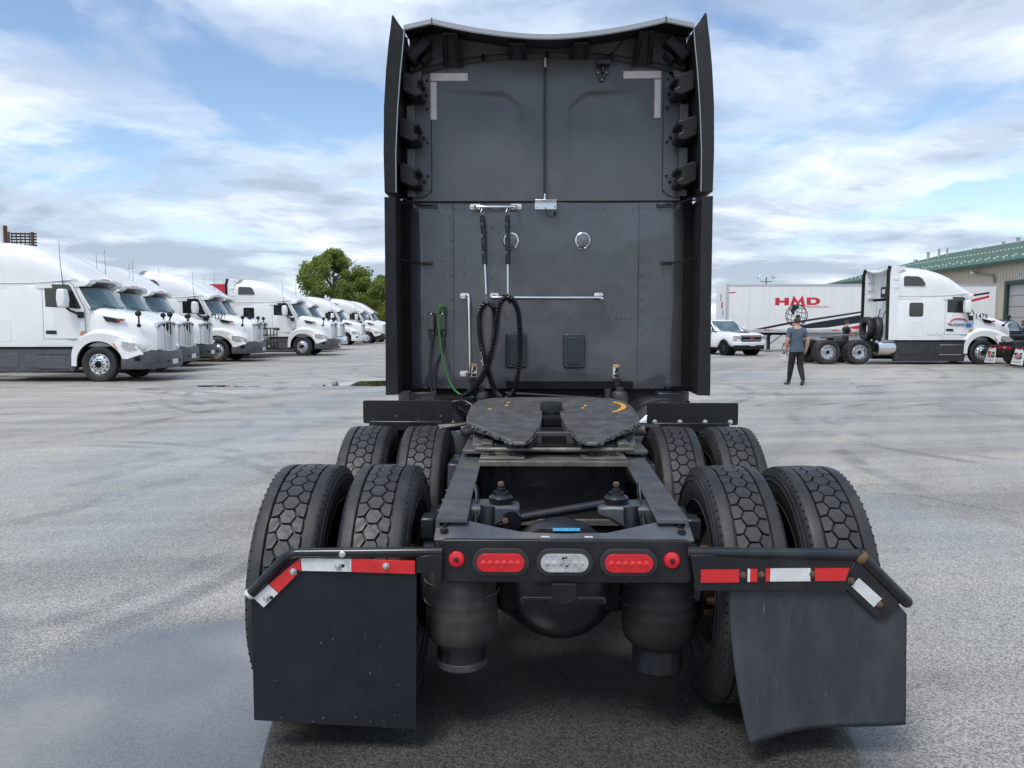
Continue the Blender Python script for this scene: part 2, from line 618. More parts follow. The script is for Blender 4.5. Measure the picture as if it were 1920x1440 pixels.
    # curved tyre scuffs left by turning trucks
    for cxr, cyr, rad_, wdt in ((-6.5, 6.0, 4.6, .10), (-6.5, 6.0, 4.25, .10), (-14, 10, 10.4, .14), (-14, 10, 9.6, .14), (-1.5, 20, 7.5, .12), (-1.5, 20, 6.9, .12), (9.5, 12, 5.2, .12), (9.5, 12, 4.7, .10), (13, 8, 9.3, .14), (4, 30, 12.2, .18), (4, 30, 10.6, .18), (-22, 16, 16, .2), (-3.05, 9.2, .55, .09)):
        ddx = mt('SUBTRACT', sp0.outputs[0], cxr)
        ddy = mt('SUBTRACT', sp0.outputs[1], cyr)
        dd = mt('ABSOLUTE', mt('SUBTRACT', mt('SQRT', mt('ADD', mt('MULTIPLY', ddx, ddx), mt('MULTIPLY', ddy, ddy))), rad_))
        scuff = mt('MULTIPLY', rng(dd, wdt * .4, wdt * 1.3, 1.0, 0.0), rng(nz(P, 0.8, 4), .42, .62, 0, .9))
        scuffs = scuff if 'scuffs' not in locals() else mt('MAXIMUM', scuffs, scuff)
    stain = rng(nz(P, 0.9, 3, .5), .62, .72, 0, .45)
    crk = N.new('ShaderNodeTexVoronoi')
    crk.feature = 'DISTANCE_TO_EDGE'
    crk.inputs['Scale'].default_value = 0.23
    Lk.new(PW, crk.inputs['Vector'])
    crack = mt('MULTIPLY', rng(crk.outputs['Distance'], .001, .006, 1.0, 0.0), rng(nz(P, .16, 3), .50, .62, 0, .6))
    dry = mixc(rng(tone, 0.36, 0.64, 0, 1), (0.225, 0.212, 0.189, 1), (0.450, 0.424, 0.374, 1))
    dry = mixc(mt('MULTIPLY', scuffs, 0.55), dry, (0.09, 0.087, 0.083, 1))
    dry = mixc(stain, dry, (0.13, 0.122, 0.112, 1))
    dry = mixc(crack, dry, (0.04, 0.038, 0.036, 1))
    # the chippings near by: crushed stones with lighter and darker faces
    vo = N.new('ShaderNodeTexVoronoi')
    vo.inputs['Scale'].default_value = 140
    Lk.new(P, vo.inputs['Vector'])
    sepc = N.new('ShaderNodeSeparateColor')
    Lk.new(vo.outputs['Color'], sepc.inputs[0])
    stone = sepc.outputs[0]
    hs = N.new('ShaderNodeHueSaturation')
    Lk.new(dry, hs.inputs['Color'])
    Lk.new(rng(stone, 0, 1, 0.50, 1.45), hs.inputs['Value'])
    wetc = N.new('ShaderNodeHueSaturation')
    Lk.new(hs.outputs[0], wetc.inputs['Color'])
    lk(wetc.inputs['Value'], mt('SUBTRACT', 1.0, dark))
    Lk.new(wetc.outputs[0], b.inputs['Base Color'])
    rbase = rng(nz(P, 1.3, 4), 0.35, 0.65, 0.40, 0.60)
    rgh = N.new('ShaderNodeMix')
    Lk.new(wet, rgh.inputs[0])
    Lk.new(rbase, rgh.inputs[2])
    rgh.inputs[3].default_value = 0.42
    Lk.new(mt('MULTIPLY', wet, 0.95), b.inputs['Coat Weight'])   # a film of rain water lies over the stones
    lk(b.inputs['Coat Roughness'], mt('SUBTRACT', 0.24, mt('ADD', mt('MULTIPLY', pool, 0.19), mt('MULTIPLY', mt('MULTIPLY', under, 0.1), mt('SUBTRACT', 1.0, pool)))))
    lk(b.inputs['Coat IOR'], mt('ADD', 1.75, mt('MULTIPLY', pool, 0.6)))
    Lk.new(rgh.outputs[0], b.inputs['Roughness'])
    b.inputs['Specular IOR Level'].default_value = 0.4
    bp = N.new('ShaderNodeBump')
    bp.inputs['Distance'].default_value = 0.006
    lk(bp.inputs['Strength'], mt('SUBTRACT', 0.55, mt('MULTIPLY', wet, 0.2)))
    Lk.new(mt('ADD', mt('MULTIPLY', vo.outputs['Distance'], -1.0), mt('MULTIPLY', nz(P, 30, 4), 0.6)), bp.inputs['Height'])
    Lk.new(bp.outputs[0], b.inputs['Normal'])
    return m


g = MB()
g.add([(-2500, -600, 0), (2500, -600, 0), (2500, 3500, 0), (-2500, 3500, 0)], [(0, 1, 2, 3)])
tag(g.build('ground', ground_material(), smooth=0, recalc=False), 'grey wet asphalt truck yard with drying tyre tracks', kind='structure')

M_WATER = pm('puddle_water', (0.030, 0.030, 0.028), 0.015, spec=0.5, ior=1.33)


def puddle(cx_, cy_, rx, ry, seed, label):
    rnd = random.Random(seed)
    pts = []
    n = 72
    ph = [rnd.uniform(0, 6.3) for _ in range(6)]
    for i in range(n):
        a = 2 * PI * i / n
        k = 1 + 0.22 * math.sin(2 * a + ph[0]) + 0.13 * math.sin(3 * a + ph[1]) + 0.08 * math.sin(5 * a + ph[2]) + 0.05 * math.sin(9 * a + ph[3])
        pts.append((cx_ + rx * k * math.cos(a), cy_ + ry * k * math.sin(a), 0.004))
    q = MB()
    q.add(pts, [tuple(range(n))])
    tag(q.build('puddle', M_WATER, smooth=0, recalc=False), label, kind='structure')


puddle(-4.65, 21.2, 1.05, 1.15, 3, 'shallow puddle mirroring the tree at the end of the row')
puddle(-8.1, 20.2, .8, .3, 9, 'thin rain puddle before the row of white trucks')

# ================================================================== tyres and wheels
TYRE_R = 0.505
N_PITCH = 46
PITCH = 2 * PI / N_PITCH


def block_shapes():
    """outlines (across, fraction of a pitch) of the tread blocks of one pitch"""
    g = 0.0022
    hexa = [(-.017, .05), (.017, .05), (.0335, .5), (.017, .95), (-.017, .95), (-.0335, .5)]
    out = [hexa]
    for sd in (-1, 1):
        q = [(.0335 + 2 * g, .555), (.065, .62), (.067, 1.05), (.064, 1.51), (.0335 + 2 * g, 1.445), (.017 + 2 * g, 1.0)]
        out.append([(sd * u, t) for u, t in q])
    return out


BLOCKS = block_shapes()


def add_block(mb, poly, phi, c=(0, 0, 0), r0=TYRE_R - 0.014, r1=TYRE_R):
    lo, hi = [], []
    cu = sum(p[0] for p in poly) / len(poly)
    ct = sum(p[1] for p in poly) / len(poly)
    for u, t in poly:
        a = phi + (t - 0.5) * PITCH
        crown = -0.004 * (u / 0.066) ** 2
        lo.append((c[0] + u, c[1] - (r0) * math.sin(a), c[2] + (r0) * math.cos(a)))
        uu, tt = u + (cu - u) * 0.06, t + (ct - t) * 0.05
        a = phi + (tt - 0.5) * PITCH
        rr = r1 + crown
        hi.append((c[0] + uu, c[1] - rr * math.sin(a), c[2] + rr * math.cos(a)))
    # chamfered crown ring
    mid = []
    for u, t in poly:
        a = phi + (t - 0.5) * PITCH
        rr = r1 - 0.0025 - 0.004 * (u / 0.066) ** 2
        mid.append((c[0] + u, c[1] - rr * math.sin(a), c[2] + rr * math.cos(a)))
    mb.loft([lo, mid, hi], True, False, True)


TYRE_PROF = [(.29, -.085), (.315, -.112), (.355, -.130), (.41, -.139), (.45, -.137), (.478, -.130), (.490, -.1235), (.497, -.117), (.5005, -.108), (.5025, -.0765), (.4995, -.0735), (.487, -.072),
             (.487, .072), (.4995, .0735), (.5025, .0765), (.5005, .108), (.497, .117), (.490, .1235), (.478, .130), (.45, .137), (.41, .139), (.355, .130), (.315, .112), (.29, .085)]


def make_tyre(root, cx_, cy_, arc, seed):
    """arc: (from, to) degrees of tread (0 = top, 90 = rearmost) whose blocks stand as single pieces"""
    rnd = random.Random(seed)
    c = (cx_, cy_, TYRE_R - 0.008)
    t = MB()
    t.lathe(TYRE_PROF, c, (1, 0, 0), 96, True)
    # flex rings on the side walls
    for sd in (-1, 1):
        for rr, uu in ((.462, .1345), (.440, .1385), (.352, .1305)):
            t.lathe([(rr - .004, sd * uu), (rr, sd * (uu + .0035)), (rr + .004, sd * uu), (rr, sd * (uu - .004))], c, (1, 0, 0), 72, True)
    ty = t.build('tyre', M_RUBBER, root, smooth=30)
    off = rnd.random()
    rest = MB()
    n0 = 0
    for k in range(N_PITCH):
        phi = (k + off) * PITCH
        deg = math.degrees(phi) % 360
        dd = deg if deg < 180 else deg - 360
        if arc[0] <= dd <= arc[1]:
            for bi in range(3):
                o = bpy.data.objects.new('tread_block', BLOCK_MESH[rnd.randrange(6) * 3 + bi])
                COL.objects.link(o)
                o.parent = ty
                o.location = XF[-1] @ Vector(c)
                o.rotation_euler = (phi, 0, 0)
                n0 += 1
        else:
            for poly in BLOCKS:
                add_block(rest, poly, phi, c)
    rest.build('tread', M_TREAD, ty, smooth=30, kind='stuff')
    nt_ = MB()
    for k in range(84):
        a = 2 * PI * k / 84
        for sd in (-1, 1):
            for_r = .4935
            for_r = .4905
            p = (c[0] + sd * .1190, c[1] - for_r * math.sin(a), c[2] + for_r * math.cos(a))
            nt_.obox(p, (.0105, .007, .0105), (a, 0, 0))
    nt_.build('shoulder_notch', M_GROOVE, ty, smooth=0, kind='stuff')
    return ty


def steel_rim(root, cx_, cy_, face, mat, hub=True):
    """rim whose dished disc lies towards `face` (+1/-1) along x"""
    c = (cx_, cy_, TYRE_R - 0.008)
    s = face
    r_ = MB()
    r_.lathe([(.300, -.100), (.300, -.088), (.282, -.080), (.272, -.03), (.272, .03), (.282, .080), (.300, .088), (.300, .100), (.290, .100), (.272, .085), (.262, .03), (.262, -.03), (.272, -.085), (.290, -.100)], c, (1, 0, 0), 48, True)
    r_.lathe([(.266, s * .03), (.245, s * .055), (.205, s * .075), (.12, s * .078), (.08, s * .078)], c, (1, 0, 0), 48, cap=(False, True))
    o = r_.build('rim', mat, root, smooth=35)
    h = MB()
    h.lathe([(.12, -s * .16), (.125, s * .04), (.11, s * .085), (.085, s * .13), (.075, s * .17), (.02, s * .18)], c, (1, 0, 0), 32)
    for k in range(10):
        a = 2 * PI * k / 10
        p = (c[0] + s * .07, c[1] + .143 * math.sin(a), c[2] + .143 * math.cos(a))
        h.cyl(p, (p[0] + s * .045, p[1], p[2]), .016, .014, 6)
    h.build('hub', M_RUST if mat is M_RIMR else M_ALU, o, smooth=35)
    return o


M_RIMR = pm('grimy_rim', (0.055, 0.048, 0.042), 0.6, 0.3, var=0.3, vscale=10, dirt=((0.12, 0.085, 0.055), 0.6, 10))
BLOCK_MESH = []
_rj = random.Random(12)
for _v in range(6):
    for _p in BLOCKS:
        _m = MB()
        add_block(_m, [(u + _rj.uniform(-.0016, .0016), t + _rj.uniform(-.022, .022)) for u, t in _p], 0.0, r1=TYRE_R - _rj.uniform(0, .0018))
        _o = _m.build('tread_block', M_TREAD, smooth=30)
        BLOCK_MESH.append(_o.data)
        bpy.data.objects.remove(_o)

# ================================================================== the dark tractor unit seen from behind
TR = empty('tractor_unit', (0, 4.0, 0), 0, 'dark grey semi tractor seen from behind with bare fifth wheel and black mud flaps', 'truck')
XF.append(Matrix.Translation((0, -4.0, 0)))
AX_R, AX_F = 3.35, 4.67
for ax, arc in ((AX_R, (-6, 96)), (AX_F, (-6, 66))):
    for i, x in enumerate((-1.085, -.743, .743, 1.085)):
        ty = make_tyre(TR, x, ax, arc, int(ax * 10) + i)
        steel_rim(TR, x, ax, 1 if x in (-.743, 1.085) else -1, M_RIMR)

XC = 0.022   # the cab sits a touch to the right of the chassis centre
YB = 6.25

# ---- cab back, lower sheet: gently oil-canned metal
def low_panel(u, v):
    x = -1.105 + 2.21 * u
    z = 1.105 + 1.485 * v
    d = 0.010 * noise.noise(Vector((x * 1.7, z * 1.5, 3.3))) + 0.004 * noise.noise(Vector((x * 4.0, z * 3.7, 1.3)))
    edge = min(u, 1 - u)
    if edge < .05:
        d += (1 - edge / .05) ** 2 * 0.035
    return (XC + x, YB + d, z)


p = MB()
p.grid(low_panel, 72, 48)
lower = p.build('lower_back_panel', M_PAINT2, TR, smooth=60, recalc=False)
# seam strips between the sheets
for sx in (-.745, .735):
    q = MB()
    q.box(XC + sx - .0014, XC + sx + .0014, YB - .005, YB + .012, 1.11, 2.585)
    q.build('panel_seam', pm('seam_grey', (.022, .022, .024), .6), lower)

# rivets of the lower sheet
rv = MB()


def rivet(x, z, r=.0062):
    c = Vector((XC + x, YB - .001, z))
    n = 8
    rv.loft([[(c.x + r * math.cos(2 * PI * k / n), c.y + .006, c.z + r * math.sin(2 * PI * k / n)) for k in range(n)],
             [(c.x + r * .95 * math.cos(2 * PI * k / n), c.y - .002, c.z + r * .95 * math.sin(2 * PI * k / n)) for k in range(n)],
             [(c.x + r * .5 * math.cos(2 * PI * k / n), c.y - .005, c.z + r * .5 * math.sin(2 * PI * k / n)) for k in range(n)]])


for sx in (-.765, .765):
    for k in range(15):
        rivet(sx, 1.17 + k * .094)
for k in range(26):
    x = -.95 + k * .074
    if -.60 < x < -.17 or -.1 < x < .08:
        continue
    rivet(x, 2.545)
for sx in (-.50, .46):
    for z in (2.40, 2.18, 1.99, 1.77, 1.60):
        rivet(sx, z)
        rivet(sx + .062, z)
for z in (2.13, 2.03):
    for x in (-1.03, -.93, -.83, -.66, .63, .73, .83, .93, 1.02):
        rivet(x, z)
for x in (-.99, -.88, .50, .56, .60, .64, .68, .90, .99):
    rivet(x, 1.675)
for z in (1.365, 1.27):
    for x in (-1.02, -.66, .42, .52, .62, .82, .92, 1.01):
        rivet(x, z)
for z in (1.55, 1.4, 1.27, 1.16):
    rivet(.22, z)
    rivet(.17, z)
    rivet(-.33, z)
for k in range(8):
    rivet(.60 + k * .06, 1.155)
for k in range(12):
    rivet(-.40 + k * .085, 1.66, .004)
for x, z in ((-.01, 2.26), (-.01, 2.10), (.40, 1.90), (-.18, 1.97)):
    rivet(x, z)
rv.build('rivet', M_PAINT, lower, kind='stuff')


# ---- upper sheet with two pressed door-like panels and an arched top
def upper_top(x):
    return 3.716 - .100 * (abs(x) / .93) ** 2.4


def sstep(a, b, x):
    t = max(0.0, min(1.0, (x - a) / (b - a)))
    return t * t * (3 - 2 * t)


def up_panel(u, v):
    x = -1.07 + 2.14 * u
    zt = upper_top(x) if abs(x) < .93 else 3.63 - 1.1 * (abs(x) - .93)
    z = 2.603 + (zt - 2.603) * v
    ax_ = abs(x)
    # pressed area: inner edge near the centre, sloping upper edge, fading outwards and down
    top = 3.45 + .03 * (ax_ - .2) / .5
    din = sstep(.165, .215, ax_ - .03 * sstep(3.1, 3.4, z) * 0)
    dtop = 1 - sstep(top - .045, top, z + .10 * (1 - sstep(.16, .34, ax_)))
    fade = (1 - sstep(.35, .85, ax_)) * sstep(2.85, 3.3, z)
    d = 0.022 * din * dtop * (0.15 + .85 * fade)
    d += 0.004 * noise.noise(Vector((x * 1.5, z * 1.6, 8.1)))
    return (XC - .012 + x, YB + d, z)


p = MB()
p.grid(up_panel, 128, 90)
upper = p.build('upper_back_panel', M_PAINT, TR, smooth=60, recalc=False)
q = MB()
q.box(XC - 1.09, XC + 1.11, YB - .004, YB + .02, 2.588, 2.604)
q.build('panel_gap', M_VOID, TR)
# bolted border on each flank of the upper sheet
for sd in (-1, 1):
    q = MB()
    pts = []
    for i in range(11):
        z = 2.66 + i * .088
        pts.append(((XC + sd * .915 - .002, YB - .0045, z), (XC + sd * .915 + .002, YB - .0045, z)))
    line = [(XC + sd * .915, YB - .001, 3.56), (XC + sd * .915, YB - .001, 2.75), (XC + sd * .93, YB - .001, 2.68), (XC + sd * .97, YB - .001, 2.64), (XC + sd * 1.05, YB - .001, 2.625)]
    q.tube(catmull(line, 6), .0028, 6)
    q.build('panel_edge', M_BLACKG, upper)
    for z in (3.54, 3.32, 3.06, 2.80):
        b_ = MB()
        b_.lathe([(.011, 0), (.011, .005), (.006, .009), (.002, .010)], (XC + sd * .945, YB, z), (0, -1, 0), 10)
        b_.build('bolt', M_BLACKG, upper)
# reflective tape
for nm, x0, x1, z0, z1 in (('a', -.898, -.603, 3.538, 3.596), ('b', -.898, -.850, 3.240, 3.530), ('c', .621, .916, 3.548, 3.604), ('d', .866, .916, 3.245, 3.540)):
    q = MB()
    q.box(x0, x1, YB - .0035, YB + .03, z0, z1)
    tq = q.build('reflective_tape', M_PINK, upper)
    nl = 3
    for i in range(1, nl + 1):
        w = MB()
        if x1 - x0 > z1 - z0:
            zz = z0 + (z1 - z0) * i / (nl + 1)
            w.box(x0 + .004, x1 - .004, YB - .0045, YB, zz - .0035, zz + .0035)
        else:
            xx = x0 + (x1 - x0) * i / (nl + 1)
            w.box(xx - .0035, xx + .0035, YB - .0045, YB, z0 + .004, z1 - .004)
        w.build('tape_stripe', M_WHT, tq)

# ---- side fairings
def fair_section(z, xo, xi, yr=5.85):
    return lambda sd: [(XC + sd * xo, yr, z), (XC + sd * (xo - .012), yr + .005, z), (XC + sd * xi, yr + .03, z), (XC + sd * (xi + .01), 6.24, z), (XC + sd * 1.10, 6.30, z), (XC + sd * 1.215, 6.32, z), (XC + sd * (xo + .004), 6.05, z)]


for sd in (-1, 1):
    q = MB()
    q.loft([fair_section(z, xo, xi)(sd) for z, xo, xi in ((1.085, 1.232, 1.14), (1.14, 1.232, 1.142), (1.8, 1.226, 1.146), (2.575, 1.224, 1.146))])
    lf = q.build('lower_side_fairing', M_BLACKP, TR, bevel=.004, smooth=30)
    q = MB()
    q.loft([fair_section(z, xo, xi)(sd) for z, xo, xi in ((2.605, 1.222, 1.142), (2.9, 1.226, 1.140), (3.23, 1.219, 1.122), (3.5, 1.200, 1.098), (3.70, 1.178, 1.075), (3.79, 1.164, 1.068), (3.845, 1.157, 1.110), (3.89, 1.151, 1.140))])
    q.build('upper_side_fairing', M_BLACKP, TR, bevel=.004, smooth=30)
    # light trim line on the inner rear edge
    q = MB()
    q.tube([(XC + sd * 1.139, 5.874, 2.61), (XC + sd * 1.138, 5.874, 2.9), (XC + sd * 1.120, 5.874, 3.23), (XC + sd * 1.096, 5.874, 3.5), (XC + sd * 1.073, 5.874, 3.70), (XC + sd * 1.066, 5.874, 3.79)], .0045, 6)
    q.build('fairing_trim', M_LIP, TR)
    # fairing stays
    q = MB()
    q.tube([(XC + sd * 1.15, 6.02, 2.125), (XC + sd * 1.05, 6.16, 2.112), (XC + sd * .93, 6.235, 2.108)], .007, 8)
    q.box(XC + sd * 1.0 - .09 * (sd > 0) - .0 , XC + sd * 1.0 + .09 * (sd < 0), 6.228, 6.25, 2.096, 2.122)
    q.build('fairing_stay', M_BLACKG, TR)
    q = MB()
    q.tube([(XC + sd * 1.14, 6.05, 2.60), (XC + sd * 1.02, 6.20, 2.572), (XC + sd * .88, 6.235, 2.568)], .008, 8)
    q.box(XC + sd * .94 - .07, XC + sd * .94 + .07, 6.226, 6.25, 2.548, 2.578)
    q.build('fairing_stay', M_BLACKG, TR)
    q = MB()
    q.sphere((XC + sd * 1.128, 6.06, 2.585), .012, 10, 6)
    q.build('fairing_clip', M_ZINC, TR)
    q = MB()
    q.obox((XC + sd * 1.06, 6.14, 1.125), (.26, .05, .02), (0, 0, sd * .25))
    q.build('fairing_stay', M_BLACKG, TR)
    # moulded brackets between fairing and cab
    for z in (3.44, 3.105, 2.765):
        q = MB()
        x_out, x_in = 1.135, .985
        prof = [(x_out, .085), (x_out - .03, .092), (x_in + .035, .062), (x_in, .058), (x_in - .004, .020), (x_in + .03, .012), (x_in + .03, -.03), (x_in - .004, -.045), (x_in, -.085), (x_in + .05, -.095), (x_out, -.055)]
        q.prism([(XC + sd * (a - (.03 if z > 3.4 else 0)), z + b) for a, b in prof], 'y', 5.99, 6.23)
        bk = q.build('fairing_bracket', M_BLACKP, TR, bevel=.012, smooth=40)
        b_ = MB()
        b_.lathe([(.012, 0), (.012, .006), (.004, .012)], (XC + sd * (.972 - (.02 if z > 3.4 else 0)), YB, z - .012), (0, -1, 0), 10)
        b_.build('bolt', M_BLACKG, bk)
    for z, h_ in ((3.60, .085), (3.27, .15), (2.935, .15), (2.66, .05)):
        q = MB()
        xx = 1.075 - (.03 if z > 3.4 else 0) - (.025 if z > 3.5 else 0)
        q.box(XC + sd * xx - .032, XC + sd * xx + .032, 6.222, 6.238, z - h_ / 2, z + h_ / 2)
        q.build('fairing_insert', pm('insert_grey', (0.17, 0.17, 0.175), 0.5), TR, bevel=.004)
    # inner black flank beside the sheets
    q = MB()
    q.box(XC + sd * 1.115 - .045, XC + sd * 1.115 + .045, 6.232, 6.30, 2.61, 3.70)
    q.box(XC + sd * 1.125 - .03, XC + sd * 1.125 + .03, 6.236, 6.30, 1.1, 2.585)
    q.build('cab_flank', M_VOID, TR)
    # diagonal top corner bracket
    q = MB()
    q.obox((XC + sd * .985, 6.13, 3.715), (.21, .2, .085), (0, sd * RAD(45), 0))
    q.obox((XC + sd * .93, 6.13, 3.66), (.10, .16, .03), (0, sd * RAD(45), 0))
    q.build('corner_bracket', M_BLACKP, TR, bevel=.02, smooth=40)


# ---- roof lip: high corners, low middle
def lip_z(x):
    a = abs(x)
    if a < .86:
        return 3.756 + .118 * (a / .86) ** 1.75
    return 3.874 - .045 * ((a - .86) / .21)


q = MB()
secs = []
xs = [-1.07 + 2.14 * i / 60 for i in range(61)]
for x in xs:
    z = lip_z(x)
    secs.append([(XC + x, 5.875, z - .043), (XC + x, 5.868, z - .036), (XC + x, 5.868, z - .006), (XC + x, 5.878, z), (XC + x, 6.7, z + .16), (XC + x, 6.7, z + .12), (XC + x, 6.2, z + .03), (XC + x, 5.90, z - .028)])
q.loft(secs)
lipo = q.build('roof_lip', M_LIP, TR, smooth=30)
for sd in (-1, 1):
    q = MB()
    q.box(XC + sd * .86 - .003, XC + sd * .86 + .003, 5.862, 5.88, 3.832, 3.876)
    q.build('lip_joint', M_BLACKG, lipo)
# liner under the lip with its moulded brackets
q = MB()
secs = []
for x in xs:
    zt = lip_z(x) - .05
    zb = upper_top(x) - .015
    secs.append([(XC + x, 6.235, zb), (XC + x, 6.215, zb + .03), (XC + x, 6.19, zb + .034), (XC + x, 6.15, zt + .05), (XC + x, 6.4, zt + .07), (XC + x, 6.4, zb)])
q.loft(secs)
liner = q.build('roof_liner', pm('liner_grey', (.034, .034, .036), .55), TR, smooth=30)
q = MB()
secs = []
for x in xs:
    zt = lip_z(x) - .045
    secs.append([(XC + x, 5.884, zt + .002), (XC + x, 6.20, zt + .04), (XC + x, 6.20, zt + .05), (XC + x, 5.884, zt + .012)])
q.loft(secs)
q.build('lip_underside', M_BLACKP, lipo, smooth=30)
for x in (-.735, -.235, .245, .735):
    hh = lip_z(x) - .06
    zb = upper_top(x) - .01
    q = MB()
    zl = lip_z(x) - .053
    for s2 in (-1, 1):
        q.loft([[(XC + x + s2 * .076, 6.235, zb - .014), (XC + x + s2 * .040, 6.235, zb - .014), (XC + x + s2 * .040, 6.185, zb - .014), (XC + x + s2 * .076, 6.185, zb - .014)],
                [(XC + x + s2 * .060, 6.02, zl + .012), (XC + x + s2 * .022, 6.02, zl + .012), (XC + x + s2 * .022, 5.93, zl), (XC + x + s2 * .060, 5.93, zl)]])
    q.box(XC + x - .056, XC + x + .056, 5.935, 5.975, zl - .012, zl + .004)
    pk_ = MB()
    pk_.loft([[(XC + x - .040, 6.225, zb - .01), (XC + x + .040, 6.225, zb - .01), (XC + x + .040, 6.215, zb - .01), (XC + x - .040, 6.215, zb - .01)],
              [(XC + x - .024, 6.03, zl + .012), (XC + x + .024, 6.03, zl + .012), (XC + x + .024, 6.0, zl + .012), (XC + x - .024, 6.0, zl + .012)]])
    pk_.build('bracket_pocket', pm('liner_grey', (.034, .034, .036), .55), TR)
    lb = q.build('lip_bracket', M_BLACKP, TR, bevel=.008, smooth=40)
    b_ = MB()
    b_.lathe([(.014, 0), (.014, .008), (.005, .014)], (XC + x, 6.205, zb + .012), (0, -1, 0), 12)
    b_.build('bolt', M_BLACKG, lb)
for x in (-.5, .0, .5):
    q = MB()
    q.prism(rrect(XC + x - .013, XC + x + .013, upper_top(x) - .01, upper_top(x) + .055, .008), 'y', 6.185, 6.23)
    q.build('liner_slot', M_VOID, liner)

# ---- antenna rod, its foot and the camera bracket
q = MB()
q.tube([(.004, 6.228, 2.60), (.004, 6.222, 2.7), (.006, 6.222, 3.63)], .0085, 8)
rod = q.build('antenna_rod', M_BLACKG, TR)
q = MB()
for k in range(34):
    z = 2.68 + k * .028
    q.tube([(.004 + .009 * math.cos(a), 6.222 + .009 * math.sin(a), z + .006 * a) for a in [i * PI / 4 for i in range(5)]], .0022, 5)
q.build('rod_wrap', pm('grey_wrap', (.09, .09, .09), .4), rod, kind='stuff')
q = MB()
q.tube([(.006, 6.222, 3.625), (.006, 6.222, 3.70)], .0085, 8)
q.build('rod_tip', M_WHT, rod)
q = MB()
q.box(-.072, .10, 6.235, 6.246, 2.535, 2.60)
q.box(-.072, .10, 6.17, 6.24, 2.596, 2.602)
q.lathe([(.014, 0), (.010, .03), (.010, .05)], (.006, 6.2, 2.60), (0, 0, 1), 10)
ft = q.build('antenna_foot', M_ALU, TR, bevel=.002)
for x in (-.055, .085):
    b_ = MB()
    b_.lathe([(.007, 0), (.007, .004), (.002, .007)], (x, 6.235, 2.555), (0, -1, 0), 8)
    b_.build('bolt', M_ZINC, ft)
q = MB()
q.tube(catmull([(.012, 6.21, 2.55), (.03, 6.2, 2.49), (.07, 6.19, 2.475), (.09, 6.2, 2.50)], 6), .003, 6)
q.sphere((.088, 6.22, 2.505), .014, 8, 6)
q.build('antenna_cable', M_BLACKG, ft)
q = MB()
q.prism([(.405, 3.60), (.50, 3.60), (.50, 3.585), (.465, 3.52), (.44, 3.52), (.405, 3.585)], 'y', 6.225, 6.246)
q.prism(rrect(.405, .51, 3.63, 3.665, .006), 'y', 6.15, 6.235)
q.box(.445, .465, 6.19, 6.24, 3.58, 3.64)
cb = q.build('camera_bracket', M_BLACKG, TR, bevel=.003)
q = MB()
q.tube([(.49, 6.18, 3.655), (.555, 6.16, 3.74), (.60, 6.16, 3.80)], .006, 8)
q.build('bracket_arm', M_BLACKG, cb)
for x, z in ((.42, 3.588), (.485, 3.588), (.452, 3.532)):
    b_ = MB()
    b_.lathe([(.008, 0), (.008, .005), (.003, .009)], (x, 6.225, z), (0, -1, 0), 8)
    b_.build('bolt', M_ZINC, cb)

# ---- work lamps
for x in (-.262, .312):
    q = MB()
    q.lathe([(.066, 0), (.067, .008), (.060, .016), (.052, .018), (.050, .008)], (x, YB - .001, 2.292), (0, -1, 0), 32)
    lm = q.build('work_lamp', M_CHROME, TR, smooth=35)
    q = MB()
    q.lathe([(.051, .004), (.049, .014), (.03, .020), (.005, .022)], (x, YB - .001, 2.292), (0, -1, 0), 32)
    q.build('lens', pm('lamp_glass', (.13, .132, .135), .12, coat=.6, var=.4, vscale=40, bump=(90, .4, .004)), lm, smooth=50)

# ---- grab bars
def grab(pts, feet, name='grab_bar'):
    q = MB()
    q.tube(catmull(pts, 6), .0135, 12)
    o = q.build(name, M_CHROME, TR, smooth=60)
    for fx, fz, hw, hh in feet:
        q = MB()
        q.prism(rrect(fx - hw, fx + hw, fz - hh, fz + hh, .014), 'y', 6.240, 6.2485)
        for s2 in (-1, 1):
            q.lathe([(.008, 0), (.008, .005), (.003, .008)], (fx + s2 * hw * .62, 6.241, fz), (0, -1, 0), 8)
        q.build('foot_plate', M_WHT, o, bevel=.001)


grab([(-.545, 6.245, 2.557), (-.54, 6.19, 2.55), (-.50, 6.17, 2.545), (-.26, 6.17, 2.545), (-.225, 6.19, 2.55), (-.22, 6.245, 2.557)], [(-.545, 2.558, .045, .022), (-.222, 2.558, .045, .022)])
grab([(-.395, 6.245, 1.852), (-.39, 6.19, 1.842), (-.35, 6.17, 1.835), (.40, 6.17, 1.833), (.435, 6.19, 1.842), (.44, 6.245, 1.852)], [(-.395, 1.853, .036, .022), (.44, 1.853, .036, .022)])
grab([(-.628, 6.245, 1.85), (-.61, 6.19, 1.845), (-.597, 6.17, 1.80), (-.59, 6.17, 1.28), (-.60, 6.19, 1.235), (-.63, 6.245, 1.225)], [(-.635, 1.852, .036, .022), (-.64, 1.225, .036, .022)])

# ---- two rectangular vents
for x0, x1 in ((-.306, -.134), (.159, .333)):
    q = MB()
    q.prism(rrect(x0, x1, 1.268, 1.553, .028, 5), 'y', 6.215, 6.25)
    vt = q.build('vent_box', pm('vent_plastic', (.026, .034, .038), .42), TR, bevel=.014, seg=3)
    q = MB()
    q.prism(rrect(x0 + .03, x1 - .03, 1.30, 1.52, .012, 4), 'y', 6.211, 6.222)
    q.build('vent_face', pm('vent_face', (.022, .030, .035), .32), vt, bevel=.004)

